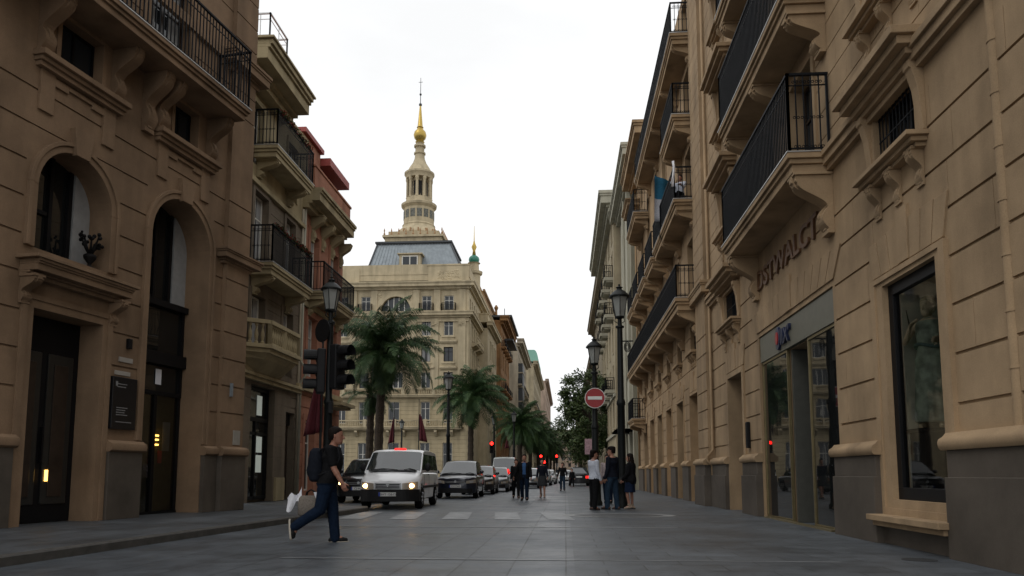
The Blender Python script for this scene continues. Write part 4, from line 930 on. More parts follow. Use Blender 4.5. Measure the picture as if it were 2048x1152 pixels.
# ------------------------------------------------------------------ generic street house
def house(name, label, loc, rot, w, h, dep, mat, trim, bays, floors, z0=4.6, fh=3.4, ww=1.1, wh=2.1, bal=(), cor=1.0, pr=.9, ground=True, cat='building', frame='whitef', sidewin=0, roofbox=None):
    T = thing(name, label, cat, loc, rot); F = Facade(0, w, 0, h); W = []
    st = w / bays
    for i in range(bays):
        u = st * (i + .5) - ww / 2
        for k in range(floors):
            z = z0 + fh * k; F.set(u - .14, u + ww + .14, z - .1, z + wh + .2, .05); F.set(u, u + ww, z, z + wh, -.28); W.append((u, z, ww, wh))
        if ground: F.set(u - .2, u + ww + .2, .3, 3.4, -.3); W.append((u - .2, .3, ww + .4, 3.1))
    mb = F.build(MB()); shell(mb, 0, w, 0, h, dep); mb.build('wall', mat, T)
    rw = random.Random(len(W))
    for u, z, a, b in W: window(T, u, -.26, z, a, b, rw.choice([frame, frame, 'wood']), 'pane', 2, rw.choice([1, 2]), .08, curtain=rw.random() < .4)
    q = MB(); cornice(q, 0, w, h - cor * .6, cor, pr)
    q.build('cornice', trim, T)
    for z in (z0 - .7, z0 + fh - .7): q = MB(); q.box(0, w, -.02, .16, z, z + .25); q.build('string_course', trim, T)
    for k in bal:
        for i in range(bays):
            u = st * (i + .5) - ww / 2 - .4; z = z0 + fh * k
            b = MB(); b.box(u, u + ww + .8, -.02, .8, z - .3, z - .02); b.box(u + .1, u + ww + .7, -.02, .6, z - .45, z - .3); bo = b.build('balcony', trim, T)
            railing_mb(r := MB(), u + .04, u + ww + .76, z, z + 1.0, .74, .13, True, .014); r.build('railing', M['iron'], bo)
    if roofbox:
        q = MB()
        for bx in roofbox: q = MB(); q.box(*bx); q.build('roof_storey', mat, T)
    return T
# left side of the street, going away (x runs towards the camera: rot -90)
T = house('tower_house', 'blank ochre tower block rising behind the flank of the cream palace', (-13.2, 142, 0), LW, 22, 31.0, 7, M['ochre'], M['ochre'], 3, 1, 20, 4, 1.0, 1.6, (), .5, .3, False, roofbox=[(9, 20.5, -6, -1.5, 31.01, 34)])
o = house('narrow_house', 'brown ochre narrow house with dark overhanging eaves past the cream palace', (-10.9, 146, 0), LW, 19, 27.5, 12, M['brown'], M['brown'], 5, 6, 4.6, 3.7, 1.3, 2.5, (1, 3, 5), 1.3, 1.5)
q = MB(); q.box(0, 19, -11, 1.9, 28.05, 28.4); q.build('eaves', M['slate'], o)
q = MB(); q.box(0, 12, -1, 1.6, 25.2, 25.5); q.build('eaves', M['slate'], o)
q = MB(); q.lathe([(.25, 28.4), (.2, 29.6), (.4, 30.1), (.1, 30.6)], (17, -1, 0), 8); q.build('chimney', M['brown'], o)
o = house('pale_house', 'pale cream house with roof terrace and dark enclosed balconies beyond the brown house', (-9.6, 186, 0), LW, 34, 28, 14, M['pale'], M['pale'], 8, 6, 4.8, 3.7, 1.4, 2.4, (2, 4), 1.5, 1.4, roofbox=[(24, 33, -8, -1, 28.61, 31), (6, 16, -8, -2, 28.61, 30)])
q = MB(); q.box(25, 31.5, -.02, .9, 9, 24); q.build('enclosed_balcony', M['slate'], o)
for k in range(5): q = MB(); q.box(24.8, 31.7, .0, 1.0, 9.9 + 3.0 * k, 10.15 + 3.0 * k); q.build('ledge', M['pale'], o)
q = MB(); q.tube([(30, -3, 31), (30, -3, 36)], .08, 5); q.build('aerial', M['slate'], o)
o = house('copper_roof_house', 'sand coloured house with rounded pale green copper roof, far along the street', (-8.4, 262, 0), LW, 60, 31, 14, M['sand'], M['sand'], 12, 7, 4.8, 3.7, 1.5, 2.3, (1, 4), 1.4, 1.3)
q = MB(); P = [(1.2 * cos(a), 31.9 + 3.2 * sin(a)) for a in [pi / 2 * k / 8 for k in range(9)]]; q.ext([(-8, 31.9)] + P + [(-8, 35.1)], 34, 58); q.build('copper_roof', M['copper'], o)
house('pink_house', 'pinkish distant house with red roof near the end of the street', (-7.2, 380, 0), LW, 100, 36, 14, M['pink'], M['pink'], 16, 8, 4.8, 3.7, 1.7, 2.3, (3,), 1.4, 1.3, roofbox=[(60, 80, -10, -2, 36.9, 41)])
house('end_house', 'hazy sand coloured house closing the far end of the street', (14, 400, 0), radians(180), 40, 24, 14, M['pink'], M['sand'], 12, 6, 4.8, 3.2, 1.4, 2.0, (), 1., .8)
# right side, going away (rot +90)
o = house('green_white_house', 'greenish white house with drain pipes and plain cornice behind the tall lamp post', (4.9, 50.2, 0), RR, 13, 23.0, 14, M['mint'], M['mint'], 3, 5, 5.6, 3.5, 1.2, 2.3, (), 1.2, 1.0)
q = MB()
for u in (.7, 4.4, 8.7): q = MB(); q.box(u, u + .7, -.02, .22, 0, 22.3); q.build('pilaster', M['mint'], o)
for u in (.4, 6.3): q = MB(); q.tube([(u, .3, 0), (u, .3, 22)], .08, 6); q.build('drain_pipe', M['mint'], o); q = MB(); q.box(2.5, 8, -.02, 1.3, 4.1, 4.22); q.build('awning', plain('dark awning', (.03, .03, .05), .7), o)
house('sandy_house', 'yellowish stone house with carved bays beyond the greenish white house', (4.3, 63.4, 0), RR, 22, 24.5, 14, M['sand'], M['mint'], 5, 6, 5.0, 3.3, 1.3, 2.2, (1, 3, 4), 1.6, 1.3)
house('leafy_corner_house', 'pale house half hidden by the leafy street tree', (5, 86, 0), RR, 40, 25, 14, M['pale'], M['pale'], 9, 6, 4.8, 3.4, 1.3, 2.2, (2,), 1.3, 1.1)
house('terrace_house', 'distant pale terrace behind the leafy street tree', (6, 128, 0), RR, 230, 24, 14, M['sand'], M['pale'], 20, 6, 4.8, 3.3, 1.6, 2.2, (), 1.3, 1.1)
# green domed turret behind the palace
q = MB(); c = (-13.9, 113, 0); q.lathe([(1.0, 24), (1.0, 31.6), (1.3, 31.8), (1.35, 32.2), (.8, 32.4), (.75, 33.4), (1.0, 33.6)], c, 16); o = q.build('turret', M['cream'], auto=35)
tag(o, 'slim stone turret with green dome and gilt finial above the ochre tower block', 'turret')
q = MB(); q.ball((c[0], c[1], 34.15), (.85, .85, .75), 16, 10); q.build('dome', M['verd'], o, smooth=True)
q = MB(); q.lathe([(.3, 34.9), (.2, 35.6), (.42, 36.2), (.2, 36.7), (.08, 37.2), (.03, 39.6)], c, 10); q.build('finial', M['gold'], o, smooth=True)

# ------------------------------------------------------------------ street lamps, signals, sign, flags
def lamp_post(label, loc, h, r=.075, lant=1.0, group='street lamps', glow=False, scroll=False):
    T = thing('street_lamp', label, 'street lamp', loc, 0, group); L = lant; zt = h - .95 * L
    q = MB(); q.lathe([(r * 2.6, 0), (r * 2.6, .12), (r * 2.2, .18), (r * 2.0, .75), (r * 2.3, .8), (r * 1.7, .9), (r * 1.45, 1.0), (r * 1.3, h * .45), (r * 1.6, h * .455), (r * 1.6, h * .465), (r * 1.15, h * .48), (r * .95, zt - .35), (r * 1.5, zt - .33), (r * 1.5, zt - .28), (r * .8, zt - .25), (r * .7, zt - .05), (r * 1.6, zt)], seg=14)
    for sx in (-1, 1): q.tube([(0, 0, zt - .22), (sx * .14 * L, 0, zt - .12), (sx * .12 * L, 0, zt)], .014, 6)
    if scroll:
        z = h - 2.05
        for k in range(3): q.tube([(.1 + .13 + .1 * (1 - k * .3) * cos(a), 0, z + .16 * (1 - k * .28) * sin(a)) for a in [2 * pi * j / 12 for j in range(13)]], .014, 5)
        q.box(0, .42, -.015, .015, z + .17, z + .21)
    q.build('pole', M['pole'], T, auto=40)
    q = MB(); w0, w1 = .135 * L, .24 * L; n = 6
    ring = lambda rr, z: [(rr * cos(2 * pi * k / n + pi / 6), rr * sin(2 * pi * k / n + pi / 6), z) for k in range(n)]
    q.loft([ring(w0, zt + .03), ring(w1, zt + .58 * L)]); q.build('lantern_glass', M['lampglass'], T)
    q = MB()
    for k in range(n):
        a = 2 * pi * k / n + pi / 6; q.tube([(w0 * 1.02 * cos(a), w0 * 1.02 * sin(a), zt), (w1 * 1.02 * cos(a), w1 * 1.02 * sin(a), zt + .6 * L)], .014 * L, 4)
    q.loft([ring(w0 * 1.15, zt - .01), ring(w0 * 1.15, zt + .035)])
    q.lathe([(w1 * 1.18, zt + .57 * L), (w1 * 1.2, zt + .61 * L), (w1 * .95, zt + .68 * L), (w1 * .6, zt + .76 * L), (w1 * .3, zt + .8 * L), (w1 * .3, zt + .84 * L), (w1 * .42, zt + .86 * L), (w1 * .12, zt + .9 * L), (.03 * L, zt + .95 * L)], seg=18)
    q.build('lantern_frame', M['pole'], T, auto=40); return T
lamp_post('tall dark street lamp with iron scroll that the standing group leans beside', (1.78, 23.9, 0), 7.15, .09, 1.15, scroll=True)
lamp_post('shorter dark street lamp carrying the no entry sign', (1.02, 25.6, 0), 5.75, .085, 1.0)
lamp_post('street lamp between the two big palms in front of the palace', (-7.05, 45, 0), 7.3, .085, 1.2)
lamp_post('small slender lamp close to the palace facade behind the white van', (-17.6, 80, 0), 7.0, .09, 1.1)
lamp_post('lamp behind the second palm next to the red signal', (-7.2, 76, 0), 7.2, .09, 1.2)
lamp_post('lamp at the third palm down the street beside the parked row', (-5.1, 75, 0), 7.4, .09, 1.2)
# lamp with signal heads at the pavement corner
LP = (-5.86, 18.2, .12)
lamp_post('dark corner lamp post carrying the black traffic signals at the kerb', LP, 5.9, .075, .92)
def signal(label, loc, rot, lit=None, n=3, dark=True):
    T = thing('traffic_signal', label, 'traffic light', loc, rot, 'traffic signals')
    q = MB(); q.box(-.16, .16, -.09, .09, 0, .31 * n + .02); q.build('housing', M['plastic'], T, bevel=.03)
    for k in range(n):
        z = .165 + .31 * k
        v = MB(); P = [pi * (-.12 + 1.24 * j / 14) for j in range(15)]
        v.loft([[(r_ * cos(a), y, z + r_ * sin(a)) for a in P] for r_, y in ((.145, -.09), (.15, -.22), (.135, -.22), (.13, -.09))], False, False)
        v.loft([[(.145 * cos(a), y, z + .145 * sin(a)) for a in P] for y in (-.09, -.36 )], False, False)
        v.build('visor', M['plastic'], T)
        l = MB(); l.lathe([(.125, 0), (.11, .02), (.06, .035)], (0, 0, 0), 16)
        o = l.build('lens', M['redlight'] if (lit is not None and k == n - 1) else M['plastic'], T, loc=(0, -.085, z)); o.rotation_euler = (radians(90), 0, 0)
    return T
sx, sy = LP[0], LP[1]
signal('black traffic signal on the right of the corner lamp post, seen from behind its hoods', (sx + .21, sy - .02, 3.15), radians(68)).scale = (1.18, 1.18, 1.18)
signal('black traffic signal on the left of the corner lamp post', (sx - .21, sy - .02, 3.05), radians(-68)).scale = (1.18, 1.18, 1.18)
q = MB(); q.lathe([(.29, -.012), (.29, .012)], seg=28); o = q.build('round_sign', M['plastic']); o.rotation_euler = (radians(90), 0, radians(-35)); o.location = (sx - .16, sy - .12, 4.62); tag(o, 'dark back of a round sign just under the corner lantern', 'road sign')
q = MB(); q.box(-.05, .05, -.1, .02, 0, .3); q.build('push_box', M['plastic'], bevel=.01, loc=(sx + .1, sy - .08, 2.55)); tag(bpy.data.objects['push_box'], 'small dark box clamped to the corner lamp post below its signals', 'control box')
# no entry sign
T = thing('road_sign', 'round red no entry sign with white bar on the shorter lamp', 'road sign', (1.02, 25.42, 3.62))
q = MB(); q.T = Matrix.Rotation(radians(90), 4, 'X'); q.lathe([(.345, -.012), (.345, .012)], seg=48); q.T = None; q.build('plate', M['signwhite'], T)
q = MB(); q.T = Matrix.Rotation(radians(90), 4, 'X'); q.lathe([(.325, .0125), (.325, .016)], seg=48); q.build('red_disc', M['signred'], T)
q = MB(); q.box(-.24, .24, -.022, -.0165, -.055, .055); q.build('white_bar', M['signwhite'], T); q = MB(); q.box(-.05, .05, .0125, .09, -.1, -.05); q.box(-.05, .05, .0125, .09, .05, .1); q.build('clamp', M['pole'], T)
# red signals down the street
def pole_signal(label, x, y, h):
    T = signal(label, (x, y - .12, h - .95), 0, 1)
    q = MB(); q.lathe([(.09, -h + .95), (.06, -h + 1.2), (.055, .95)], (0, .16, 0), 10); q.build('post', M['pole'], T)
pole_signal('red lit traffic signal in front of the second palm', -5.85, 60, 3.65); pole_signal('red lit traffic signal over the heads of the walking couple', -2.5, 78, 3.05)
pole_signal('red lit traffic signal just left of the dark car seen from behind', -.95, 84, 3.2); pole_signal('lower red lit traffic signal over the headless looking walker', -2.0, 72, 2.35)
# flags on poles
def flag_on_pole(label, x, y, h, fz, w, hh, rot=0, z0=.0):
    T = thing('flag_pole', label, 'flag', (x, y, z0), rot, 'maroon flags on poles')
    q = MB(); q.lathe([(.05, 0), (.03, h), (.05, h + .02), (.0, h + .1)], seg=8); q.build('pole', M['pole'], T)
    rows = []
    for j in range(11):
        t = j / 10; rows.append([(.03 + (w * s / 10) * (.12 + .88 * t ** .8) * -1, .10 * sin(s * 1.3 + t * 2) * (.2 + t), fz - hh * t + .25 * hh * (1 - t) * 0 - .06 * hh * (s / 10) * t) for s in range(11)])
    o = cloth_obj('flag_cloth', rows, M['flag']); o.parent = T
flag_on_pole('tall drooping maroon flag left of the corner lamp post', -7.7, 23.2, 5.2, 4.5, .62, 2.15, 0, .02)
flag_on_pole('dark drooping flag beside the trunk of the nearest palm', -14.3, 62, 7, 5.8, .55, 2.1)
flag_on_pole('maroon flag in front of the palace between palm and lamp', -12.1, 61.5, 7.2, 6.0, -.7, 2.2)
flag_on_pole('maroon flag low under the third palm', -6.7, 90, 7.2, 6.2, .6, 2.0)
q = MB(); q.box(-.3, .3, -.03, .03, 0, .9); o = q.build('poster_board', plain('pink poster', (.42, .27, .30), .7, var=.3, nscale=12), bevel=.01); o.location = (1.45, 44, 2.2); tag(o, 'pale pink poster board on a post behind the man in the white shirt', 'poster')
q = MB(); q.lathe([(.04, -2.2), (.04, .9)], (0, .06, 0), 8); q.build('post', M['pole'], o)

# ------------------------------------------------------------------ palms and street tree
def palm_meshes(seed, h, R, nf, lean=.0, skirt=6):
    rr = random.Random(seed); q = MB(); pts = []; rad = []
    for k in range(26):
        t = k / 25; pts.append((lean * t * t, 0, h * t)); rad.append((.30 - .08 * t + .14 * max(0, .12 - t) / .12 + (.035 if k % 2 else 0)) + (.12 * max(0, t - .9) / .1))
    q.tube(pts, rad, 10); trunk = q.mesh('trunk', M['bark'])
    c = Vector((lean, 0, h)); f = MB()
    for i in range(nf + skirt):
        az = i * 2.39996 + rr.uniform(-.25, .25); t = i / max(1, nf - 1)
        el = radians(84 - 105 * min(t, 1.05) ** .85 + rr.uniform(-8, 8)); L_ = R * rr.uniform(.85, 1.12); droop = rr.uniform(.9, 1.5)
        if i >= nf: el = radians(rr.uniform(-70, -40)); L_ = R * rr.uniform(.5, .8)
        P = []; p = c.copy() + Vector((0, 0, rr.uniform(-.2, .2))); n = 16; e = el
        hd = Vector((cos(az), sin(az), 0))
        for k in range(n + 1):
            P.append(p.copy()); p = p + (hd * cos(e) + Vector((0, 0, sin(e)))) * (L_ / n); e = max(e - droop / n * (.6 + 1.3 * k / n), radians(-86))
        f.tube([tuple(v) for v in P], [.035 * (1 - k / n) + .008 for k in range(n + 1)], 3)
        sd = hd.cross(Vector((0, 0, 1))).normalized(); m_ = 74
        for k in range(3, m_):
            s = k / m_ * n; a = int(s); b = P[a].lerp(P[min(a + 1, n)], s - a); tan = (P[min(a + 1, n)] - P[a]).normalized()
            ll = R * .26 * (sin(pi * min(1, k / m_ * .93 + .1)) ** .7) * rr.uniform(.8, 1.15) + .05
            for sg in (-1, 1):
                up = tan.cross(sd * sg) * (.35 * sg * 0) + Vector((0, 0, rr.uniform(-.1, .35)))
                d1 = (sd * sg * .8 + tan * .75 + up).normalized(); m1 = b + d1 * ll * .5; m2 = m1 + (d1 * .55 + Vector((0, 0, -.85))).normalized() * ll * .55
                w = tan * (.019 * R / 3.2)
                f.quad(tuple(b - w * .6), tuple(b + w * .6), tuple(m1 + w), tuple(m1 - w)); f.face([f.p(*(m1 - w)), f.p(*(m1 + w)), f.p(*m2)])
    return trunk, f.mesh('crown', M['palm'])
PM = {}
def palm(label, x, y, h, R, seed, nf=40, lean=0., rot=0., skirt=6):
    key = (seed, h, R, nf, lean, skirt)
    if key not in PM: PM[key] = palm_meshes(seed, h, R, nf, lean, skirt)
    T = thing('palm_tree', label, 'palm tree', (x, y, 0), rot, 'palms along the street'); link('trunk', PM[key][0], T); link('crown', PM[key][1], T); return T
palm('big shaggy palm in front of the palace, nearest of the row', -12.1, 48, 9.0, 4.3, 1, 52, .25, 0, 14)
palm('slim palm stem with hanging dry fronds just left of the big shaggy palm', -13.6, 51.5, 6.6, 2.2, 5, 14, .1, 1, 12)
palm('second palm, between the lamp and the red signal', -9.1, 72, 8.4, 4.4, 2, 56, -.3, 2)
for k, (x, y, s, lb) in enumerate([(-5.6, 92, 1.0, 'third palm of the row behind the lamp with the parked cars'), (-5.2, 112, 1.0, 'fourth palm of the row overlapping the third one'), (-4.6, 130, 1.05, 'fifth palm of the row in the dense line of fronds'), (-4.3, 150, 1.05, 'sixth palm of the row above the far traffic signals'), (-4.1, 172, 1.1, 'seventh palm of the row towards the end of the street'), (-3.9, 198, 1.1, 'eighth palm of the row, small in the distance'), (-3.4, 230, 1.2, 'farthest palm before the street end')]):
    p = palm(lb, x, y, 7.0, 4.2, 3 + k % 2, 50, .2, k * 1.3); p.scale = (s, s, s)
def leafy_tree(name, label, x, y, h, r, seed, n=9000, zc=.62, mat='leaf', ls=.16):
    rr = random.Random(seed); T = thing(name, label, 'tree', (x, y, 0)); q = MB(); tips = []
    q.tube([(0, 0, 0), (.05, .05, h * .2), (-.05, 0, h * .45), (.05, 0, h * .62)], [.26, .2, .17, .12], 8)
    for k in range(16):
        a = k * 2.4; z = h * rr.uniform(.22, .58); e = Vector((cos(a) * r * rr.uniform(.5, .9), sin(a) * r * rr.uniform(.5, .9), z + h * rr.uniform(.05, .32)))
        q.tube([(0, 0, z), tuple(e * .5 + Vector((0, 0, z * .5 + .25))), tuple(e)], [.08, .05, .02], 5); tips.append(e)
    q.build('trunk', M['bark2'], T)
    f = MB(); cl = []
    for k in range(95):
        d = Vector((rr.gauss(0, 1), rr.gauss(0, 1), rr.gauss(0, 1))).normalized() * rr.uniform(.35, 1) ** .6
        cl.append((Vector((d.x * r, d.y * r, h * zc + d.z * h * .40)), rr.uniform(.45, .95) * r * .34))
    for k in range(n):
        c0, cr_ = cl[k % len(cl)]; d = Vector((rr.gauss(0, 1), rr.gauss(0, 1), rr.gauss(0, .8))).normalized() * cr_ * rr.uniform(.3, 1.1)
        p = c0 + d; a = Vector((rr.uniform(-1, 1), rr.uniform(-1, 1), rr.uniform(-.8, .8))).normalized() * ls * rr.uniform(.6, 1.3); b = a.orthogonal().normalized() * a.length * .5
        f.quad(tuple(p - a), tuple(p + b), tuple(p + a), tuple(p - b))
    f.build('crown', M[mat], T); return T
leafy_tree('street_tree', 'dense dark green street tree behind the no entry sign', 2.5, 78, 12.0, 3.1, 11, 14000, .60)
leafy_tree('street_tree', 'smaller street tree further back in the same right hand row', 1.9, 96, 11.0, 3.0, 12, 6000, .58)

# ------------------------------------------------------------------ vehicles
PAINT = {}
def paint(name, col, met=.3):
    if name not in PAINT: PAINT[name] = plain('car paint ' + name, col, .28, met, .5, var=.03, coat=.8)
    return PAINT[name]
def lerp(tab, y):
    if y <= tab[0][0]: return tab[0][1]
    for (a, b), (c, d) in zip(tab, tab[1:]):
        if y <= c: return b + (d - b) * (y - a) / (c - a)
    return tab[-1][1]
def car(label, name, cat, loc, rot, col, L, W, hood, roof, gh, wheels, R=.33, zb=.24, van=False, lit=False, plate_txt=None, rear=False, detail=2, group=None):
    """front at y=0 facing -y. hood: table of deck height; gh: (windscreen foot, roof front, roof rear, rear foot, belt)"""
    T = thing(name, label, cat, loc, rot, group); hw = W / 2; A = .42
    def plan(y):
        f = min(1, (max(y, 0) / A)) ** .25 if y < A else 1; g_ = min(1, (max(L - y, 0) / .25)) ** .25 if y > L - .25 else 1
        return hw * f * g_
    yf = lambda x: A * (abs(x) / hw) ** 4
    ys = [A * t ** 4 for t in (.5, .62, .72, .8, .87, .93, 1.0)]
    y = A + .06
    while y < L - .3: ys.append(y); y += .09
    ys += [L - .25 * t ** 4 for t in (1, .9, .8, .7, .6)]
    rings = []
    for y in ys:
        w = plan(y); z0 = zb + .06 * (1 if y < .2 else 0)
        for yw in wheels:
            if abs(y - yw) < R + .07: z0 = max(z0, R + sqrt((R + .07) ** 2 - (y - yw) ** 2))
        zt = lerp(hood, y); bel = zt - .10; z0 = min(z0, bel - .12)
        half = [(0, z0), (w * .9, z0), (w * .97, z0 + .05), (w, z0 + (bel - z0) * .45), (w * .985, bel - .06), (w * .94, bel + .02), (w * .82, zt - .015), (w * .4, zt + .012), (0, zt + .02)]
        rings.append([(x, y, z) for x, z in half] + [(-x, y, z) for x, z in half[-2:0:-1]])
    q = MB(); q.loft(rings); q.build('body', col, T, auto=38)
    # cabin
    ya, yb, yc, yd = gh[:4]; wt = hw * (.87 if van else .74); wb = hw * (.965 if van else .93)
    def ringc(y, z, wtop):
        zb_ = lerp(hood, y) - .06; t = (z - zb_) / (roof - lerp(hood, ya) + .06)
        wx = wb + (wtop - wb) * max(0, min(1, t))
        return [(-wb * .99, y, zb_), (-wx, y, z - .03 * t), (-wx * .92, y, z + .005 * t), (-wx * .5, y, z + .035 * t), (0, y, z + .045 * t), (wx * .5, y, z + .035 * t), (wx * .92, y, z + .005 * t), (wx, y, z - .03 * t), (wb * .99, y, zb_)]
    st = [(ya, lerp(hood, ya) + .0), (yb, roof - .04), (yb + .25, roof), (.5 * (yb + yc), roof + .02), (yc - .2, roof - .01), (yc, roof - .06), (yd, lerp(hood, yd) + .0)]
    q = MB(); q.loft([ringc(y, z, wt) for y, z in st], True, True); q.build('cabin', col, T, auto=30)
    g = M['carglass']; e = .012
    # windscreen follows the ring curve
    def band(t0, t1, y0, z0, y1, z1, k):
        A_, B_ = ringc(y0, z0, wt), ringc(y1, z1, wt); out = []
        for t in (t0, t1):
            out.append([(a[0] + (b[0] - a[0]) * t) * .965 for a, b in zip(A_, B_)]); out.append([a[1] + (b[1] - a[1]) * t + k for a, b in zip(A_, B_)]); out.append([a[2] + (b[2] - a[2]) * t for a, b in zip(A_, B_)])
        return out
    q = MB(); o_ = band(.06, .93, *st[0], *st[1], -e * 1.6); n = 9
    x0, y0, z0, x1, y1, z1 = o_
    for i in range(1, n - 2): q.quad((x0[i], y0[i], z0[i] + e), (x0[i + 1], y0[i + 1], z0[i + 1] + e), (x1[i + 1], y1[i + 1], z1[i + 1] + e), (x1[i], y1[i], z1[i] + e))
    q.build('windscreen', g, T, smooth=True)
    if detail:
        q = MB(); 
        for s in (-1, 1): q.tube([(s * .1 + .25, ya - .03, lerp(hood, ya) + .05), (s * hw * .45 + .1, ya + .05, lerp(hood, ya) + .09), (s * hw * .75, ya + .02, lerp(hood, ya) + .05)], .014, 4)
        q.box(-hw * .8, hw * .8, ya - .1, ya + .03, lerp(hood, ya) - .0, lerp(hood, ya) + .035); q.build('wiper', M['plastic'], T)
    q = MB(); o_ = band(.12, .9, *st[6], *st[5], e * 1.6); x0, y0, z0, x1, y1, z1 = o_
    for i in range(1, n - 2): q.quad((x0[i], y0[i], z0[i] + e), (x0[i + 1], y0[i + 1], z0[i + 1] + e), (x1[i + 1], y1[i + 1], z1[i + 1] + e), (x1[i], y1[i], z1[i] + e))
    q.build('rear_window', g, T)
    # side glass: quads on the side plane, split by pillars
    zl = max(lerp(hood, ya), lerp(hood, yd)) + .05; zh = roof - .13
    def sp(y, z, s):
        zb_ = lerp(hood, y) - .06; t = (z - zb_) / (roof - .03 - zb_); return (s * (wb * .99 + (wt - wb * .99) * t + .008), y, z)
    front = lambda z: ya + (yb - ya) * (z - lerp(hood, ya)) / (roof - .04 - lerp(hood, ya)) + .14
    back = lambda z: yd + (yc - yd) * (z - lerp(hood, yd)) / (roof - .06 - lerp(hood, yd)) - .14
    cuts = [.0, .36, .72, 1.0] if van or L > 4 else [0, .5, 1]
    for s in (-1, 1):
        for a, b in zip(cuts, cuts[1:]):
            P = []
            for t, z in ((a, zl), (b, zl), (b, zh), (a, zh)):
                f0, f1 = front(z), back(z); yy = f0 + (f1 - f0) * t; yy += .03 if t == a and a else (-.03 if t == b and b < 1 else 0); P.append(sp(yy, z, s))
            q = MB(); q.poly(P); q.build('side_window', g, T)
    # wheels
    for yw in wheels:
        for s in (-1, 1):
            q = MB(); q.T = Matrix.Rotation(radians(90), 4, 'Y'); q.lathe([(R * .62, -.1), (R * .93, -.105), (R, -.07), (R, .07), (R * .93, .105), (R * .62, .1)], seg=26)
            w = q.build('wheel', M['tyre'], T, auto=40, loc=(s * (hw - .10), yw, R))
            if detail:
                q = MB(); q.T = Matrix.Rotation(radians(90 * s), 4, 'Y'); q.lathe([(R * .62, .06), (R * .62, .1), (R * .55, .085)], seg=22, caps=True)
                for k in range(7):
                    a = 2 * pi * k / 7; q.tube([(.02 * cos(a), .02 * sin(a), .085), (R * .55 * cos(a), R * .55 * sin(a), .10)], .028, 4)
                q.build('rim', M['rim'], w)
    # front face
    def patch(nm, x0, x1, z0, z1, mat, k=.012, par=None, n=8, th=.02, zs=0):
        q = MB(); R0 = []
        for i in range(n + 1):
            x = x0 + (x1 - x0) * i / n; y = yf(x) - k; dz = zs * (abs(x) - min(abs(x0), abs(x1)))
            R0.append([(x, y, z0 + dz * .4), (x, y + th, z0 + dz * .4), (x, y + th, z1 + dz), (x, y, z1 + dz)])
        q.loft(R0); return q.build(nm, mat, par or T, bevel=.004)
    hz = hood[0][1]
    if not rear:
        if van:
            patch('bumper', -hw * .985, hw * .985, zb - .02, .60, M['plastic'], .05, n=20, th=.2)
            gr = patch('grille', -.40, .40, hz - .20, hz - .03, M['chrome'], .035)
            for k in range(3): patch('slat', -.36, .36, hz - .185 + .05 * k, hz - .155 + .05 * k, M['plastic'], .045, gr)
            q = MB(); q.loft([[(-.05, 0, .05), (.05, 0, .05), (0, 0, -.05)], [(-.05, -.02, .05), (.05, -.02, .05), (0, -.02, -.05)]]); q.build('badge', M['chrome'], gr, loc=(0, -.055, hz - .11))
            for s in (-1, 1):
                a, b = sorted((s * .43, s * hw * .93)); hl = patch('headlight', a, b, hz - .22, hz - .04, M['lensglass'], .03, zs=.12)
                q = MB(); q.ball((0, 0, 0), (.10, .035, .066), 16, 10); xc = s * hw * .74; q.build('lamp_bulb', M['head'] if lit else M['chrome'], hl, smooth=True, loc=(xc, yf(xc) - .03, hz - .115))
            pz = .40
        else:
            patch('grille', -.45, .45, hz - .19, hz - .08, M['plastic'], .02); q = patch('bumper', -hw * .8, hw * .8, zb + .02, zb + .2, M['plastic'], .03, n=14)
            for k in (0, 1): patch('grille_bar', -.44, .44, hz - .175 + .05 * k, hz - .163 + .05 * k, M['chrome'], .03)
            q = MB(); q.T = Matrix.Rotation(radians(90), 4, 'X'); q.lathe([(.05, 0), (.05, .015)], seg=14); q.build('badge', M['chrome'], T, loc=(0, -.03, hz - .12))
            for s in (-1, 1):
                a, b = sorted((s * .47, s * hw * .95)); hl = patch('headlight', a, b, hz - .21, hz - .10, M['lensglass'], .016, zs=.16)
                a, b = sorted((s * hw * .68, s * hw * .85)); patch('lamp_bulb', a, b, hz - .18, hz - .09, M['head'] if lit else M['chrome'], .025, hl)
            pz = zb + .24
        pl_ = MB(); pl_.box(-.26, .26, -.012, 0, 0, .115); pp = pl_.build('number_plate', M['plate'], T, loc=(0, -.075 if van else -.04, pz))
        if plate_txt:
            q = MB(); q.box(-.26, -.215, -.015, -.0122, 0, .115); q.build('plate_band', M['eu'], pp)
            text(pp, 'plate_text', plate_txt, .105, M['plastic'], (.02, -.013, .022), (radians(90), 0, 0), .002)
    else:
        pass
    # rear lamps and plate
    for s in (-1, 1):
        q = MB(); q.box(min(s * hw * .62, s * hw * .93), max(s * hw * .62, s * hw * .93), L - .12, L + .02, lerp(hood, L) - .32, lerp(hood, L) - .1); q.build('tail_lamp', M['tail'] if rear and lit else M['redtrim'], T, bevel=.02)
    q = MB(); q.box(-.26, .26, L - .02, L + .015, .75 if not van else .6, .87 if not van else .72); q.build('rear_plate', M['plate'], T)
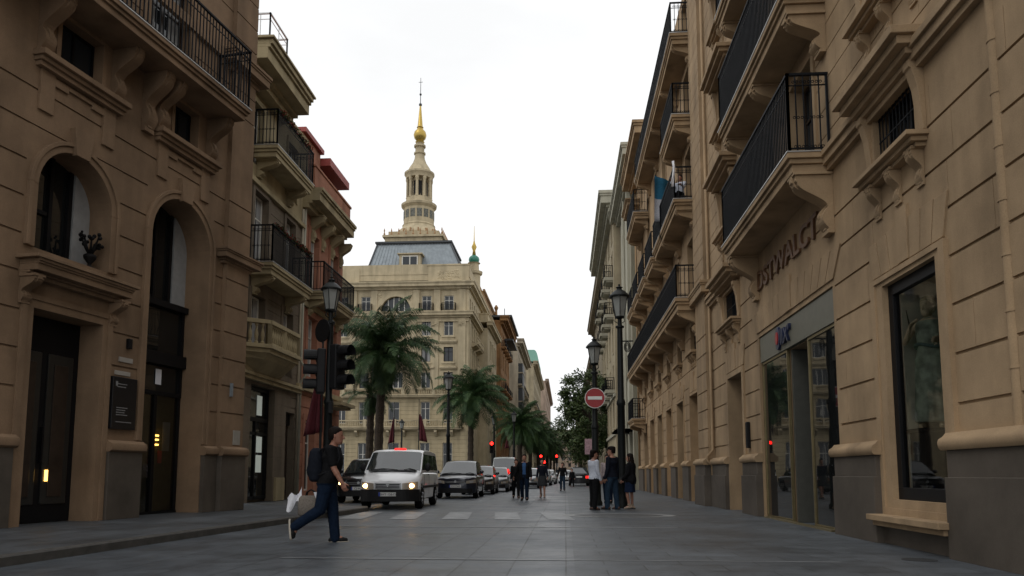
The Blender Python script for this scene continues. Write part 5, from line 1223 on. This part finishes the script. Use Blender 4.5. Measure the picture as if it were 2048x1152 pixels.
    if detail:
        for s in (-1, 1):
            q = MB(); q.ball((s * (hw + .1), ya + .42, zl + .08), (.10, .06, .085 if not van else .13), 10, 8); q.tube([(s * hw * .9, ya + .45, zl), (s * (hw + .1), ya + .42, zl + .05)], .025, 5); q.build('mirror', M['plastic'] if van else col, T, smooth=True)
            if van:
                q = MB(); q.box(min(s * hw, s * (hw + .015)) , max(s * hw, s * (hw + .015)), .9, L - .3, .62, .70); q.build('side_strip', M['plastic'], T)
            q = MB(); q.box(min(s * (hw - .005), s * (hw + .012)), max(s * (hw - .005), s * (hw + .012)), ya + 1.15, ya + 1.32, zl - .16, zl - .13); q.build('handle', M['plastic'], T)
            q = MB()
            for yy in (ya + .42, ya + 1.42): q.box(min(s * hw, s * (hw + .003)), max(s * hw, s * (hw + .003)), yy, yy + .012, zb + .16, zl - .12)
            q.build('door_gap', M['plastic'], T)
    return T
SUV = dict(L=4.4, W=1.8, hood=[(0, .86), (.3, .95), (1.15, 1.04), (1.5, 1.06), (3.7, 1.08), (4.4, 1.0)], roof=1.63, gh=(1.05, 1.95, 3.75, 4.25), wheels=(.85, 3.5), R=.34)
HAT = dict(L=4.2, W=1.74, hood=[(0, .74), (.3, .84), (1.05, .95), (1.4, .98), (3.5, 1.0), (4.2, .95)], roof=1.47, gh=(1.0, 1.95, 3.5, 4.0), wheels=(.8, 3.4), R=.31)
SED = dict(L=4.6, W=1.76, hood=[(0, .70), (.3, .8), (1.15, .92), (1.5, .95), (3.7, .98), (4.6, .92)], roof=1.44, gh=(1.15, 2.0, 3.2, 3.95), wheels=(.85, 3.7), R=.31)
VAN = dict(L=4.7, W=1.84, hood=[(0, .82), (.12, .90), (.35, 1.0), (.8, 1.16), (1.1, 1.19), (4.4, 1.19), (4.7, 1.1)], roof=1.82, gh=(.74, 1.55, 4.4, 4.62), wheels=(.82, 3.75), R=.33, zb=.26)
white, blk, blue_, silv, grey_ = paint('white', (.86, .87, .88), 0), paint('black', (.010, .011, .014)), paint('midnight blue', (.012, .016, .03)), paint('silver', (.3, .32, .34), .6), paint('grey', (.09, .10, .11), .5)
cg = 'cars in the street'
t = car('white van with lit headlights stopped at the zebra crossing', 'van', 'van', (-5.3, 22.3, 0), radians(2), white, van=True, lit=True, plate_txt='BHY·1561S', group=cg, **VAN)
q = MB(); q.loft([[(-.2, .0, 0), (.2, .0, 0), (.2, .16, 0), (-.2, .16, 0)], [(-.17, .03, .05), (.17, .03, .05), (.17, .13, .05), (-.17, .13, .05)]]); q.build('roof_lamp', M['tail'], t, loc=(.05, 1.62, 1.845), bevel=.015)
car('dark car with amber headlight half hidden between the walking man and the van', 'car', 'car', (-7.5, 27.0, 0), radians(4), blk, lit=True, group=cg, plate_txt='CJ·4410', **SUV)
car('black hatchback parked behind the white van at the kerb', 'car', 'car', (-4.72, 32.2, 0), radians(1), blue_, group=cg, plate_txt='CM·7563', **SUV)
car('dark car tucked close behind the black hatchback', 'car', 'car', (-4.55, 38.6, 0), radians(1), blk, group=cg, **HAT)
car('grey saloon with shining windscreen behind the two dark cars', 'car', 'car', (-4.25, 44.3, 0), 0, grey_, group=cg, **SED)
car('pale boxy delivery van at the end of the kerbside row', 'van', 'van', (-4.75, 57, 0), 0, paint('pale grey', (.4, .43, .42), 0), van=True, detail=1, group=cg, **{**VAN, 'roof': 2.35})
car('silver car behind the legs of the walking woman', 'car', 'car', (-2.75, 55, 0), radians(-1), silv, detail=1, group=cg, **HAT)
car('dark car right behind the silver one in the middle lane', 'car', 'car', (-2.5, 62, 0), radians(-1), grey_, detail=1, group=cg, **HAT)
car('small grey car, third in the middle lane', 'car', 'car', (-2.2, 69, 0), radians(-1), silv, detail=1, group=cg, **SED)
car('pale car, farthest of the middle lane', 'car', 'car', (-1.9, 78, 0), radians(-1), white, detail=1, group=cg, **HAT)
car('white car facing us just left of the dark car seen from behind', 'car', 'car', (.1, 84, 0), 0, white, detail=1, group=cg, **HAT)
o = car('tall dark car seen from behind with red tail lamps, right of the walkers', 'car', 'car', (1.2, 66 + 4.4, 0), radians(180), blk, rear=True, lit=True, group=cg, **SUV)
# cars behind the photographer's street side, parked where the shop panes mirror them

# ------------------------------------------------------------------ people
def capsule(mb, p0, p1, r0, r1, fl=1.0):
    p0, p1 = Vector(p0), Vector(p1); n = 5; d = p1 - p0
    if d.length < 1e-5: d = Vector((0, 0, 1e-4))
    t = d.normalized(); a = t.orthogonal().normalized(); b = t.cross(a); R = []; S = 12
    for k in range(n): q = pi / 2 * k / n; R.append((p0 - t * r0 * cos(q), r0 * max(sin(q), .05)))
    for k in range(n + 1): q = pi / 2 * k / n; R.append((p1 + t * r1 * sin(q), r1 * max(cos(q), .05)))
    mb.loft([[tuple(c + (a * cos(2 * pi * j / S) + b * sin(2 * pi * j / S)) * r) for j in range(S)] for c, r in R])
def chain(mb, pts, rad):
    for (p, q), (r, s) in zip(zip(pts, pts[1:]), zip(rad, rad[1:])): capsule(mb, p, q, r, s)
def rings(mb, secs, n=18):
    """horizontal elliptical sections (x, y, z, rx, ry)"""
    mb.loft([[(x + rx * cos(2 * pi * k / n), y + ry * sin(2 * pi * k / n), z) for k in range(n)] for x, y, z, rx, ry in secs])
def remesh(mb, name, mats, parent, vox, smooth=3, xf=None):
    me = mb.mesh(name + '_cage', mats); o = bpy.data.objects.new(name, me); C.objects.link(o)
    r = o.modifiers.new('r', 'REMESH'); r.mode = 'VOXEL'; r.voxel_size = vox; r.use_smooth_shade = True
    s = o.modifiers.new('s', 'SMOOTH'); s.factor = .5; s.iterations = smooth
    dg = bpy.context.evaluated_depsgraph_get(); m2 = bpy.data.meshes.new_from_object(o.evaluated_get(dg)); bpy.data.objects.remove(o); bpy.data.meshes.remove(me)
    m2.name = name; m2.materials.clear()
    for m in (mats if isinstance(mats, (list, tuple)) else [mats]): m2.materials.append(m)
    m2.polygons.foreach_set('use_smooth', [True] * len(m2.polygons))
    return link(name, m2, parent)
def dirv(pitch, yaw=0, side=0):
    """unit vector hanging down, swung forward (+y) by pitch and outward (x) by side, degrees"""
    a, b = radians(pitch), radians(side); return Vector((sin(b) * cos(a), sin(a), -cos(a) * cos(b)))
def hand(mb, w, d, palm_n, side, curl, s):
    """palm, four unequal bent fingers and a thumb; w wrist, d direction, palm_n palm normal"""
    d = d.normalized(); n = (palm_n - d * palm_n.dot(d)).normalized(); x = d.cross(n).normalized() * side
    k = w + d * .075 * s
    for t in (-1, -.33, .33, 1): capsule(mb, w + x * t * .018 * s + d * .01 * s, k + x * t * .028 * s, .017 * s, .014 * s)
    for i, (t, L_) in enumerate(((1, .072), (.35, .082), (-.35, .076), (-1, .06))):
        p = k + x * t * .029 * s; a = curl; v = d
        for j, f in enumerate((.46, .31, .23)):
            ang = radians(a * (.6 + .35 * j)); v = (d * cos(ang) + n * sin(ang)).normalized(); q = p + v * L_ * f * s; capsule(mb, p, q, .0095 * s, .0085 * s); p = q; a += curl * .6
    p = w + x * .026 * s + d * .02 * s; v = (d * .6 + x * .75 + n * .25).normalized(); q = p + v * .042 * s; capsule(mb, p, q, .013 * s, .0105 * s)
    v2 = (d * .85 + x * .2 + n * .45).normalized(); capsule(mb, q, q + v2 * .034 * s, .0105 * s, .009 * s)
def person(label, loc, heading, H=1.74, legs=((0, 0, 3, 0), (0, 0, 3, 0)), arms=((0, 6, 10, 0), (0, 6, 10, 0)), top=None, sleeve='long', bottom=None, style='trousers', shoes=None, hair='short', skin='skin',
           jacket=None, lean=0, fem=False, look=0, vox=.011, fat=1.0, group=None, feet=True, seat=None, curl=22):
    """facing +y in its own frame. legs: (thigh pitch, knee flex, spread, foot pitch) left(-x), right; arms: (pitch, abduction, elbow flex, swing in)"""
    s = H / 1.75; T = thing('person', label, 'person', loc, heading, group)
    hipz = .92 * s; ank = .085 * s
    J = []
    for i, (th, kn, sp_, fp) in enumerate(legs):
        sg = (-1, 1)[i]; hp = Vector((sg * .088 * s, 0, 0)); k = hp + dirv(th, 0, sg * sp_) * .425 * s; a = k + dirv(th - kn, 0, sg * sp_ * .4) * .41 * s
        fa = th - kn + fp; fd = Vector((sg * .12, cos(radians(fa)), sin(radians(fa)))).normalized(); toe = a + fd * .165 * s - Vector((0, 0, .055 * s)) * cos(radians(fa)) + Vector((0, sin(radians(fa)), 0)) * .05 * s
        dn = Vector((0, sin(radians(fa)), -cos(radians(fa)))); heel = a - fd * .05 * s + dn * .06 * s; J.append((hp, k, a, heel, a + fd * .17 * s + dn * .062 * s, fd, dn))
    low = min(min(j[3].z, j[4].z) for j in J) - .028 * s; off = seat if seat is not None else -low
    O = Vector((0, 0, off)); J = [tuple(v + O for v in j[:5]) + j[5:] for j in J]
    ln = radians(lean); up = Vector((0, sin(ln), cos(ln)))
    def tz(h, y=0, x=0): return O + up * (h * s) + Vector((x * s, y * s, 0))     # torso point at height h above the hips
    w = fat
    tors = [(-.10, .0, .13, .10), (-.03, 0, .165, .118), (.06, .0, .165 - .012 * fem, .115), (.17, .012, .142 - .015 * fem, .105), (.28, .015, .152 - .01 * fem, .112), (.38, .01, .172 - .02 * fem, .116), (.46, .0, .178 - .025 * fem, .10), (.52, -.008, .13, .078), (.555, -.01, .07, .06)]
    def tsec(mb, g, h0=-9, h1=9):
        S = []
        for h, y, rx, ry in tors:
            if h0 <= h <= h1:
                c = tz(h, y); bel = w if -.05 < h < .4 else 1 + (w - 1) * .5; S.append((c.x, c.y + (.02 * (w - 1) * 5 if .0 < h < .3 else 0), c.z, rx * s * bel + g, ry * s * bel + g))
        rings(mb, S)
    A = []
    for i, (ap, ab, ef, sw) in enumerate(arms):
        sg = (-1, 1)[i]; sh = tz(.475, -.005, sg * (.185 - .025 * fem)); el = sh + dirv(ap, 0, sg * ab) * .285 * s
        fv = dirv(ap + ef, 0, sg * (ab - sw)); wr = el + fv * .25 * s; A.append((sh, el, wr, fv, sg))
    hb = tz(.70, .015); lk = Matrix.Rotation(radians(look), 3, 'Z')
    def hp_(x, y, z): return hb + lk @ (Vector((x, y, z)) * s * 1.08)
    B = MB(); tsec(B, 0)
    chain(B, [tz(.50, -.015), tz(.56, -.005), hp_(0, -.005, -.06)], [.068 * s, .056 * s, .053 * s])
    # head: skull, jaw, nose, brow, lips, ears
    def hs(zs):
        return [[tuple(hp_(rx * cos(2 * pi * k / 18), y + ry * sin(2 * pi * k / 18), z)) for k in range(18)] for z, y, rx, ry in zs]
    B.loft(hs([(-.122, .040, .022, .03), (-.112, .038, .040, .048), (-.085, .026, .056, .070), (-.045, .010, .066, .088), (0, .002, .073, .095), (.045, -.004, .077, .098), (.085, -.008, .070, .088), (.112, -.01, .050, .062), (.126, -.01, .02, .026)]))
    capsule(B, hp_(0, .094, .012), hp_(0, .116, -.030), .009 * s, .0165 * s); capsule(B, hp_(-.032, .083, .028), hp_(.032, .083, .028), .011 * s, .011 * s)
    capsule(B, hp_(-.02, .088, -.064), hp_(.02, .088, -.064), .009 * s, .009 * s)
    for sg in (-1, 1): capsule(B, hp_(sg * .075, -.008, .014), hp_(sg * .078, -.002, -.025), .013 * s, .009 * s)
    for (sh, el, wr, fv, sg) in A:
        chain(B, [sh, sh.lerp(el, .4), el, el.lerp(wr, .35), wr], [v * s * (w ** .5) * (.85 if fem else 1) for v in (.058, .049, .040, .041, .028)])
        hand(B, wr, (fv + Vector((0, 0, -.25))).normalized(), Vector((-sg * .8, .3, 0)), 1, curl, s * (1.05 if vox < .009 else 1.12))
    for hp0, k, a, heel, toe, fd, dn in J:
        chain(B, [hp0, hp0.lerp(k, .3), k, k.lerp(a, .3), a], [v * s * (w ** .4) for v in (.088, .083, .054, .056, .038)]); chain(B, [heel + fd * .01, a.lerp(toe, .5), toe - fd * .03], [.032 * s, .034 * s, .024 * s])
    remesh(B, 'body', M[skin], T, vox, 2)
    if vox < .009:
        for sg in (-1, 1):
            e = MB(); e.ball(tuple(hp_(sg * .031, .088, .008)), (.010 * s, .007 * s, .006 * s), 8, 6); e.build('eye', M['hair'], T, smooth=True)
    # clothes
    if style == 'trousers':
        q = MB(); tsec(q, .014, -.2, .08)
        for hp0, k, a, heel, toe, fd, dn in J: chain(q, [hp0, hp0.lerp(k, .3), k, k.lerp(a, .45), a.lerp(k, -.09)], [v * s * (w ** .4) for v in (.106, .105, .083, .076, .070)])
        remesh(q, 'trousers', bottom, T, vox, 2)
    else:
        kz = min(J[0][1].z, J[1][1].z) + .02; c = (J[0][1] + J[1][1]) / 2; q = MB(); t = tz(.08)
        rings(q, [(t.x, t.y, t.z, .165 * s, .128 * s), (O.x, O.y, O.z, .188 * s, .145 * s), (c.x * .4, c.y * .4, (O.z + kz) / 2 + .05, .205 * s, .16 * s), (c.x * .6, c.y * .6, kz, .225 * s, .175 * s)]); remesh(q, 'skirt', bottom, T, vox, 3)
    q = MB(); tsec(q, .016, -.06 if not jacket else .0, .53)
    for (sh, el, wr, fv, sg) in A:
        if sleeve == 'long': chain(q, [sh, sh.lerp(el, .4), el, el.lerp(wr, .4), wr], [v * s * (w ** .5) for v in (.074, .066, .056, .052, .043)])
        elif sleeve == 'short': chain(q, [sh, sh.lerp(el, .72)], [.076 * s * (w ** .5), .066 * s])
    c0 = tz(.54, -.012); rings(q, [(c0.x, c0.y, c0.z - .04, .078 * s, .074 * s), (c0.x, c0.y + .004, c0.z + .02 * s, .066 * s, .066 * s)])
    remesh(q, 'top', top, T, vox, 2)
    if jacket:      # open front: two halves over the shirt
        q = MB()
        for sg in (-1, 1):
            S = []
            for h, y, rx, ry in tors[:8]:
                c = tz(h - (.04 if h < -.05 else 0), y); S.append((c.x + sg * (rx * s * w * .62 + .012), c.y - .012, c.z, rx * s * w * .46 + .024, ry * s * w + .036))
            rings(q, S)
        S = []
        for h, y, rx, ry in tors[:8]: c = tz(h - (.04 if h < -.05 else 0), y); S.append((c.x, c.y - ry * s * .55, c.z, rx * s * w + .02, ry * s * .6))
        rings(q, S)
        for (sh, el, wr, fv, sg) in A: chain(q, [sh, sh.lerp(el, .4), el, el.lerp(wr, .4), wr.lerp(el, .03)], [v * s for v in (.088, .08, .068, .062, .052)])
        remesh(q, 'jacket', jacket, T, vox, 2)
    for hp0, k, a, heel, toe, fd, dn in J:
        q = MB(); chain(q, [heel - fd * .008, heel.lerp(toe, .4), toe - fd * .055 * s, toe - fd * .01 * s], [.042 * s, .047 * s, .047 * s, .034 * s]); capsule(q, a - dn * .02 * s, heel + fd * .03, .057 * s, .046 * s)
        o = remesh(q, 'shoe', shoes[0], T, min(vox, .009), 2)
        q = MB(); wd = fd.cross(dn).normalized(); P = []
        for k2 in range(20):
            t = 2 * pi * k2 / 20; m_ = heel.lerp(toe, .47) + fd * cos(t) * .158 * s + wd * sin(t) * (.052 + .004 * cos(t)) * s; P.append(m_)
        q.loft([[tuple(v + dn * .020 * s) for v in P], [tuple(v + dn * .046 * s) for v in P]]); q.build('sole', shoes[1], o)
    if hair:
        q = MB(); low_ = -.02 if hair == 'short' else .0
        q.loft(hs([(-.055, -.052, .058, .054), (-.02, -.042, .074, .066), (.012, -.034, .082, .078), (.05, -.018, .087, .098), (.092, -.012, .078, .098), (.122, -.012, .056, .07), (.138, -.012, .02, .028)]))
        if hair == 'long':
            for x in (-.055, -.02, .02, .055): chain(q, [hp_(x, -.05, .05), hp_(x * 1.25, -.075, -.08), hp_(x * 1.3, -.085, -.20), hp_(x * 1.1, -.08, -.33)], [.05 * s, .048 * s, .044 * s, .022 * s])
            for sg in (-1, 1): chain(q, [hp_(sg * .05, .03, .09), hp_(sg * .078, .02, .0), hp_(sg * .085, -.01, -.14)], [.03 * s, .024 * s, .02 * s])
        if hair == 'full': q.ball(tuple(hp_(0, -.02, .075)), (.098 * s, .108 * s, .082 * s), 14, 10); q.ball(tuple(hp_(0, -.05, -.01)), (.088 * s, .07 * s, .08 * s), 12, 8)
        if hair == 'cap': q.loft(hs([(.05, .0, .088, .108), (.10, -.005, .084, .1), (.13, -.008, .06, .07)])); q.loft(hs([(.045, .06, .07, .10), (.056, .06, .07, .10)]))
        remesh(q, 'hair', M['hair'], T, min(vox, .010), 2)
    return T, (J, A, O, hp_, tz, s)
navyc, blackc, jean, jean2, whitec, bluec = cloth('navy knit', (.012, .014, .022)), cloth('black cloth', (.010, .010, .011)), cloth('dark denim', (.008, .015, .031)), cloth('washed denim', (.024, .043, .07)), cloth('white shirt cloth', (.50, .53, .60), .1), cloth('blue shirt cloth', (.05, .11, .24))
leather, brown_l, solew, soled = plain('black leather', (.008, .008, .008), .6, spec=.15), plain('brown leather', (.06, .025, .015), .45), plain('pale sole', (.38, .34, .28), .7), plain('dark sole', (.02, .02, .02), .8)
navysk, greysk = cloth('navy skirt cloth', (.012, .02, .045)), cloth('grey dress cloth', (.04, .042, .045))
# man with the backpack, walking to the right
mo, (J, A, O, hp_, tz, s) = person('man in black polo shirt and jeans striding past with bag and backpack', (-3.72, 11.6, 0), radians(-82), 1.80, legs=((10, 4, 2, -5), (-11, 45, 1, -27)), arms=((-16, 10, 8, 0), (14, 4, 16, 2)), top=blackc, sleeve='short',
    bottom=jean, shoes=(leather, solew), hair='short', skin='skin2', vox=.0075, fat=1.24, lean=8, curl=34)
W = mo.matrix_basis
q = MB(); c = tz(.27, -.215); Z = []
for h, rx, ry in ((-.28, .10, .06), (-.25, .15, .10), (-.1, .168, .125), (.08, .165, .12), (.2, .14, .095), (.25, .09, .05)): Z.append((c.x, c.y - .01 * h, c.z + h, rx, ry))
rings(q, Z, 22)
q.ball((c.x, c.y - .09, c.z - .10), (.115, .05, .11), 14, 10)
bpk = remesh(q, 'backpack', cloth('backpack fabric', (.012, .014, .020)), None, .01, 3); bpk.matrix_world = Matrix.Translation((-3.72, 11.6, 0)) @ Matrix.Rotation(radians(-82), 4, 'Z'); tag(bpk, 'black rounded backpack on the back of the walking man in jeans', 'backpack')
q = MB()
for sg in (-1, 1): q.tube([tuple(tz(.47, -.17, sg * .10)), tuple(tz(.555, -.06, sg * .115)), tuple(tz(.52, .085, sg * .12)), tuple(tz(.36, .15, sg * .14)), tuple(tz(.18, .10, sg * .185)), tuple(tz(.1, -.12, sg * .17))], .017, 6)
q.build('strap', cloth('strap webbing', (.014, .014, .016)), bpk, smooth=True)
for sg, d in ((0, 0),):
    q = MB(); q.box(c.x - .08, c.x + .08, c.y - .147, c.y - .135, c.z - .1, c.z - .09); q.build('zip', leather, bpk)
# bag hanging from his trailing hand
X = Matrix.Translation((-3.72, 11.6, 0)) @ Matrix.Rotation(radians(-82), 4, 'Z')
hw_ = X @ (A[0][2] + Vector((0, -.02, -.10)))
T = thing('bag', 'grey woven carrier bag hanging from the hand of the walking man', 'bag', (hw_.x - .2, hw_.y - .10, hw_.z - .39), radians(4))
q = MB(); q.loft([[(x * w_, y * d_, z) for x, y in [(1, .7), (.85, 1), (-.85, 1), (-1, .7), (-1, -.7), (-.85, -1), (.85, -1), (1, -.7)]] for z, w_, d_ in ((0, .17, .08), (.02, .185, .095), (.16, .19, .10), (.27, .175, .085), (.31, .15, .06), (.315, .12, .04))])
q.build('bag_body', plain('grey woven straw', (.17, .145, .12), .85, var=.35, nscale=70, bump=.6), T, auto=60)
q = MB()
for y in (-.04, .04): q.tube([(-.08, y, .29), (-.06, y * .8, .37), (0, y * .3, .405), (.06, y * .8, .37), (.08, y, .29)], .011, 6)
q.build('bag_handle', leather, T, smooth=True)
q = MB(); rr = random.Random(6)
rows = [[(-.36 + .24 * i / 8, .03 * sin(i * 1.2 + j), .16 - .05 * j + .05 * sin(i * .9 + j * .8) + .02 * i) for i in range(9)] for j in range(5)]
ids = [[q.p(*v) for v in r] for r in rows]
for j in range(4):
    for i in range(8): q.face((ids[j][i], ids[j][i + 1], ids[j + 1][i + 1], ids[j + 1][i]))
rows = [[(-.10 + .22 * i / 5 + .10 * (j / 4), -.10 + .02 * sin(i * 2 + j), .26 - .075 * j) for i in range(3, 6)] for j in range(5)]
ids = [[q.p(*(v[0] + .07, v[1] - .01, v[2])) for v in r] for r in rows]
for j in range(4):
    for i in range(2): q.face((ids[j][i], ids[j][i + 1], ids[j + 1][i + 1], ids[j + 1][i]))
o = q.build('papers', M['paper'], auto=60); o.location = (hw_.x - .22, hw_.y - .12, hw_.z - .28); tag(o, 'crumpled white papers flapping beside the grey woven bag', 'papers')
# the standing group by the tall lamp
pg = 'people standing by the lamp'
person('man in white shirt and black trousers chatting by the lamp', (.84, 22.5, 0), radians(-60), 1.74, legs=((3, 3, 4, 0), (-3, 4, 5, 0)), arms=((6, 10, 16, 0), (2, 7, 18, 4)), top=whitec, bottom=blackc, shoes=(brown_l, soled), hair='full', vox=.0085, fat=1.08, group=pg, look=-12)
person('stout man in navy sweater and faded jeans leaning at the lamp', (1.40, 22.75, 0), radians(52), 1.86, legs=((12, 12, 4, 0), (-3, 2, 5, 0)), arms=((0, 9, 14, 0), (-4, 8, 10, 0)), top=navyc, bottom=jean2, shoes=(brown_l, soled), hair='cap', vox=.0085, fat=1.18, group=pg, look=15)
person('woman with long dark hair, black jacket and navy skirt', (1.98, 23.2, 0), radians(70), 1.66, legs=((12, 22, 3, 0), (0, 2, 3, 0)), arms=((8, 10, 30, 0), (-6, 14, 26, 0)), top=whitec, bottom=navysk, style='skirt', shoes=(plain('beige shoe', (.3, .22, .16), .5), soled), hair='long', vox=.0085, fem=True, jacket=blackc, group=pg)
person('person in pale top and jeans mostly hidden behind the standing group', (1.52, 27.3, 0), radians(170), 1.72, legs=((10, 4, 3, 0), (-12, 18, 3, -8)), top=cloth('pale pink cloth', (.36, .30, .30)), bottom=jean, shoes=(leather, soled), hair='full', vox=.011)
# walkers down the street
person('man in dark blazer and blue shirt walking towards us', (-1.62, 29.9, 0), radians(178), 1.80, legs=((12, 3, 2, -6), (-12, 16, 2, -6)), arms=((12, 10, 12, 0), (-16, 24, 14, 0)), top=bluec, bottom=jean, shoes=(leather, soled), hair='short', vox=.009, jacket=blackc)
person('woman in dark top and knee length grey skirt walking', (-1.02, 33.6, 0), radians(175), 1.70, legs=((12, 4, 2, -5), (-12, 22, 2, -10)), arms=((10, 12, 30, 0), (-8, 14, 36, 10)), top=navyc, bottom=greysk, style='skirt', shoes=(plain('beige heel', (.3, .2, .15), .5), soled), hair='full', vox=.009, fem=True)
person('person in dark coat and trousers half hidden behind the blazer man', (-2.15, 33.0, 0), radians(185), 1.68, legs=((10, 4, 2, -4), (-14, 22, 2, -8)), top=blackc, bottom=blackc, shoes=(leather, solew), hair='short', vox=.011)
person('person in dark jacket and light jeans walking far down the street', (-.18, 47.4, 0), radians(178), 1.72, legs=((8, 3, 2, -4), (-8, 12, 2, -6)), arms=((8, 12, 20, 0), (-8, 14, 24, 0)), top=blackc, bottom=jean2, shoes=(leather, soled), hair='short', vox=.012)
person('small distant person crossing behind the dark car', (.55, 62, 0), radians(190), 1.5, legs=((14, 6, 2, -4), (-16, 30, 2, -8)), top=blackc, bottom=blackc, shoes=(leather, solew), hair='short', vox=.014)
# the sitter on the balcony with a stool and a white cloth on the rail
person('person in white shirt sitting on the second storey iron balcony', (4.5, 28.4, 11.28), radians(150), 1.7, legs=((82, 84, 4, 0), (80, 82, 4, 0)), arms=((35, 8, 60, 10), (50, 8, 95, 10)), top=whitec, bottom=blackc, shoes=(leather, soled), hair='full', skin='skin2', vox=.01, fat=1.1, lean=-4, seat=.50)
q = MB()
q.box(-.2, .2, -.2, .2, .37, .41); T = thing('stool', 'small dark stool under the person sitting on the balcony', 'stool', (4.5, 28.4, 11.28)); q.build('seat', M['wood'], T, bevel=.01)
for x in (-.16, .16):
    for y in (-.16, .16): q = MB(); q.box(x - .018, x + .018, y - .018, y + .018, 0, .368); q.build('leg', M['wood'], T)
o = cloth_obj('white_cloth', [[(.0 + .09 * i / 6 + .04 * sin(j), .03 * sin(i + j), .22 - .2 * j) for i in range(7)] for j in range(6)], M['paper']); o.location = (4.06, 27.36, 12.5); tag(o, 'white cloth hung over the corner of the railing beside the seated person', 'cloth')

# ------------------------------------------------------------------ statue and furniture inside the display window
st_m = plain('painted plaster figure', (.72, .57, .38), .6, var=.25, nscale=9, bump=.2); dr = plain('grey green painted drapery', (.33, .38, .30), .65, var=.5, nscale=7, bump=.5)
M['statue'] = st_m
T, (J, A, O, hp_, tz, s) = person('life size painted statue of a woman in draped dress behind the display glass', (5.40, 11.38, 1.72), radians(140), 1.93, legs=((4, 10, 2, 0), (-2, 2, 2, 0)), arms=((20, 8, 70, 34), (18, 26, 132, -4)), top=dr, sleeve='none', bottom=dr, style='skirt', shoes=(st_m, st_m), hair='full', skin='statue', vox=.009, fem=True, look=-14)
T['category'] = 'statue'; T.name = 'statue'
for k in kids(T):
    if k.name.startswith('hair'): k.data.materials[0] = plain('headscarf paint', (.62, .52, .32), .7, var=.3, nscale=30); k.name = 'headscarf'
    if k.name.startswith('skirt'):
        for v in k.data.vertices:      # vertical folds, long to the feet
            co = v.co
            if co.z < O.z: a = math.atan2(co.y, co.x); f = (O.z - co.z) / O.z; co.z = O.z - (O.z - co.z) * 2.1; g_ = 1 + .08 * f * sin(a * 11 + co.z * 2); co.x *= g_; co.y *= g_
        k.name = 'draped_skirt'
q = MB(); P = []
for k in range(24): t = k / 23; a = 2 * pi * t; P.append((.185 * cos(a), .145 * sin(a) + .01, O.z + .17 * s + .03 * sin(a * 2)))
q.tube(P, .028, 6); q.build('sash', plain('bluish sash', (.10, .15, .15), .7, var=.3), T, smooth=True)
q = MB(); hh = A[1][2]; q.tube([tuple(hh + Vector((0, 0, -.02))), tuple(hh + Vector((.03, .04, .26)))], [.014, .006], 6); q.build('torch', M['wood'], T)
q = MB(); q.box(-.26, .26, -.26, .26, 0, .88); q.box(-.3, .3, -.3, .3, .86, .915); o = q.build('pedestal', M['dark'], bevel=.01); o.location = (5.40, 11.38, .805); tag(o, 'dark square pedestal under the statue in the display window', 'pedestal')
T = thing('chair', 'small dark chair low in the display window beside the pedestal', 'chair', (5.6, 10.42, .805), radians(60))
q = MB(); q.box(-.17, .17, -.17, .17, .36, .4); q.build('seat', M['wood'], T, bevel=.01); q = MB(); q.tube([(-.16, .16, .4), (-.16, .2, .8), (0, .2, .86), (.16, .2, .8), (.16, .16, .4)], .014, 6); q.build('backrest', M['wood'], T)
for x in (-.15, .15):
    for y in (-.15, .15): q = MB(); q.tube([(x, y, 0), (x, y, .37)], .015, 6); q.build('leg', M['wood'], T)
q = MB(); q.lathe([(.10, 0), (.13, .06), (.14, .16), (.09, .22), (.06, .26), (.08, .3)], seg=16); o = q.build('vase', plain('dim brass vase', (.30, .24, .12), .35, .7), smooth=True); o.location = (5.35, 11.42, .805); tag(o, 'small brass vase on the floor of the display window left of the chair', 'vase')

# ------------------------------------------------------------------ hierarchy: windows of rotated wings belong to their building
bpy.context.view_layer.update()
for o in list(bpy.data.objects):
    if o.parent and o.parent.parent and o.name.split('.')[0] in ('window', 'dormer') and any(k.parent == o for k in kids(o)):
        r = o.parent
        while r.parent: r = r.parent
        mw = o.matrix_world.copy(); o.parent = r; o.matrix_parent_inverse = Matrix(); o.matrix_basis = r.matrix_world.inverted() @ mw
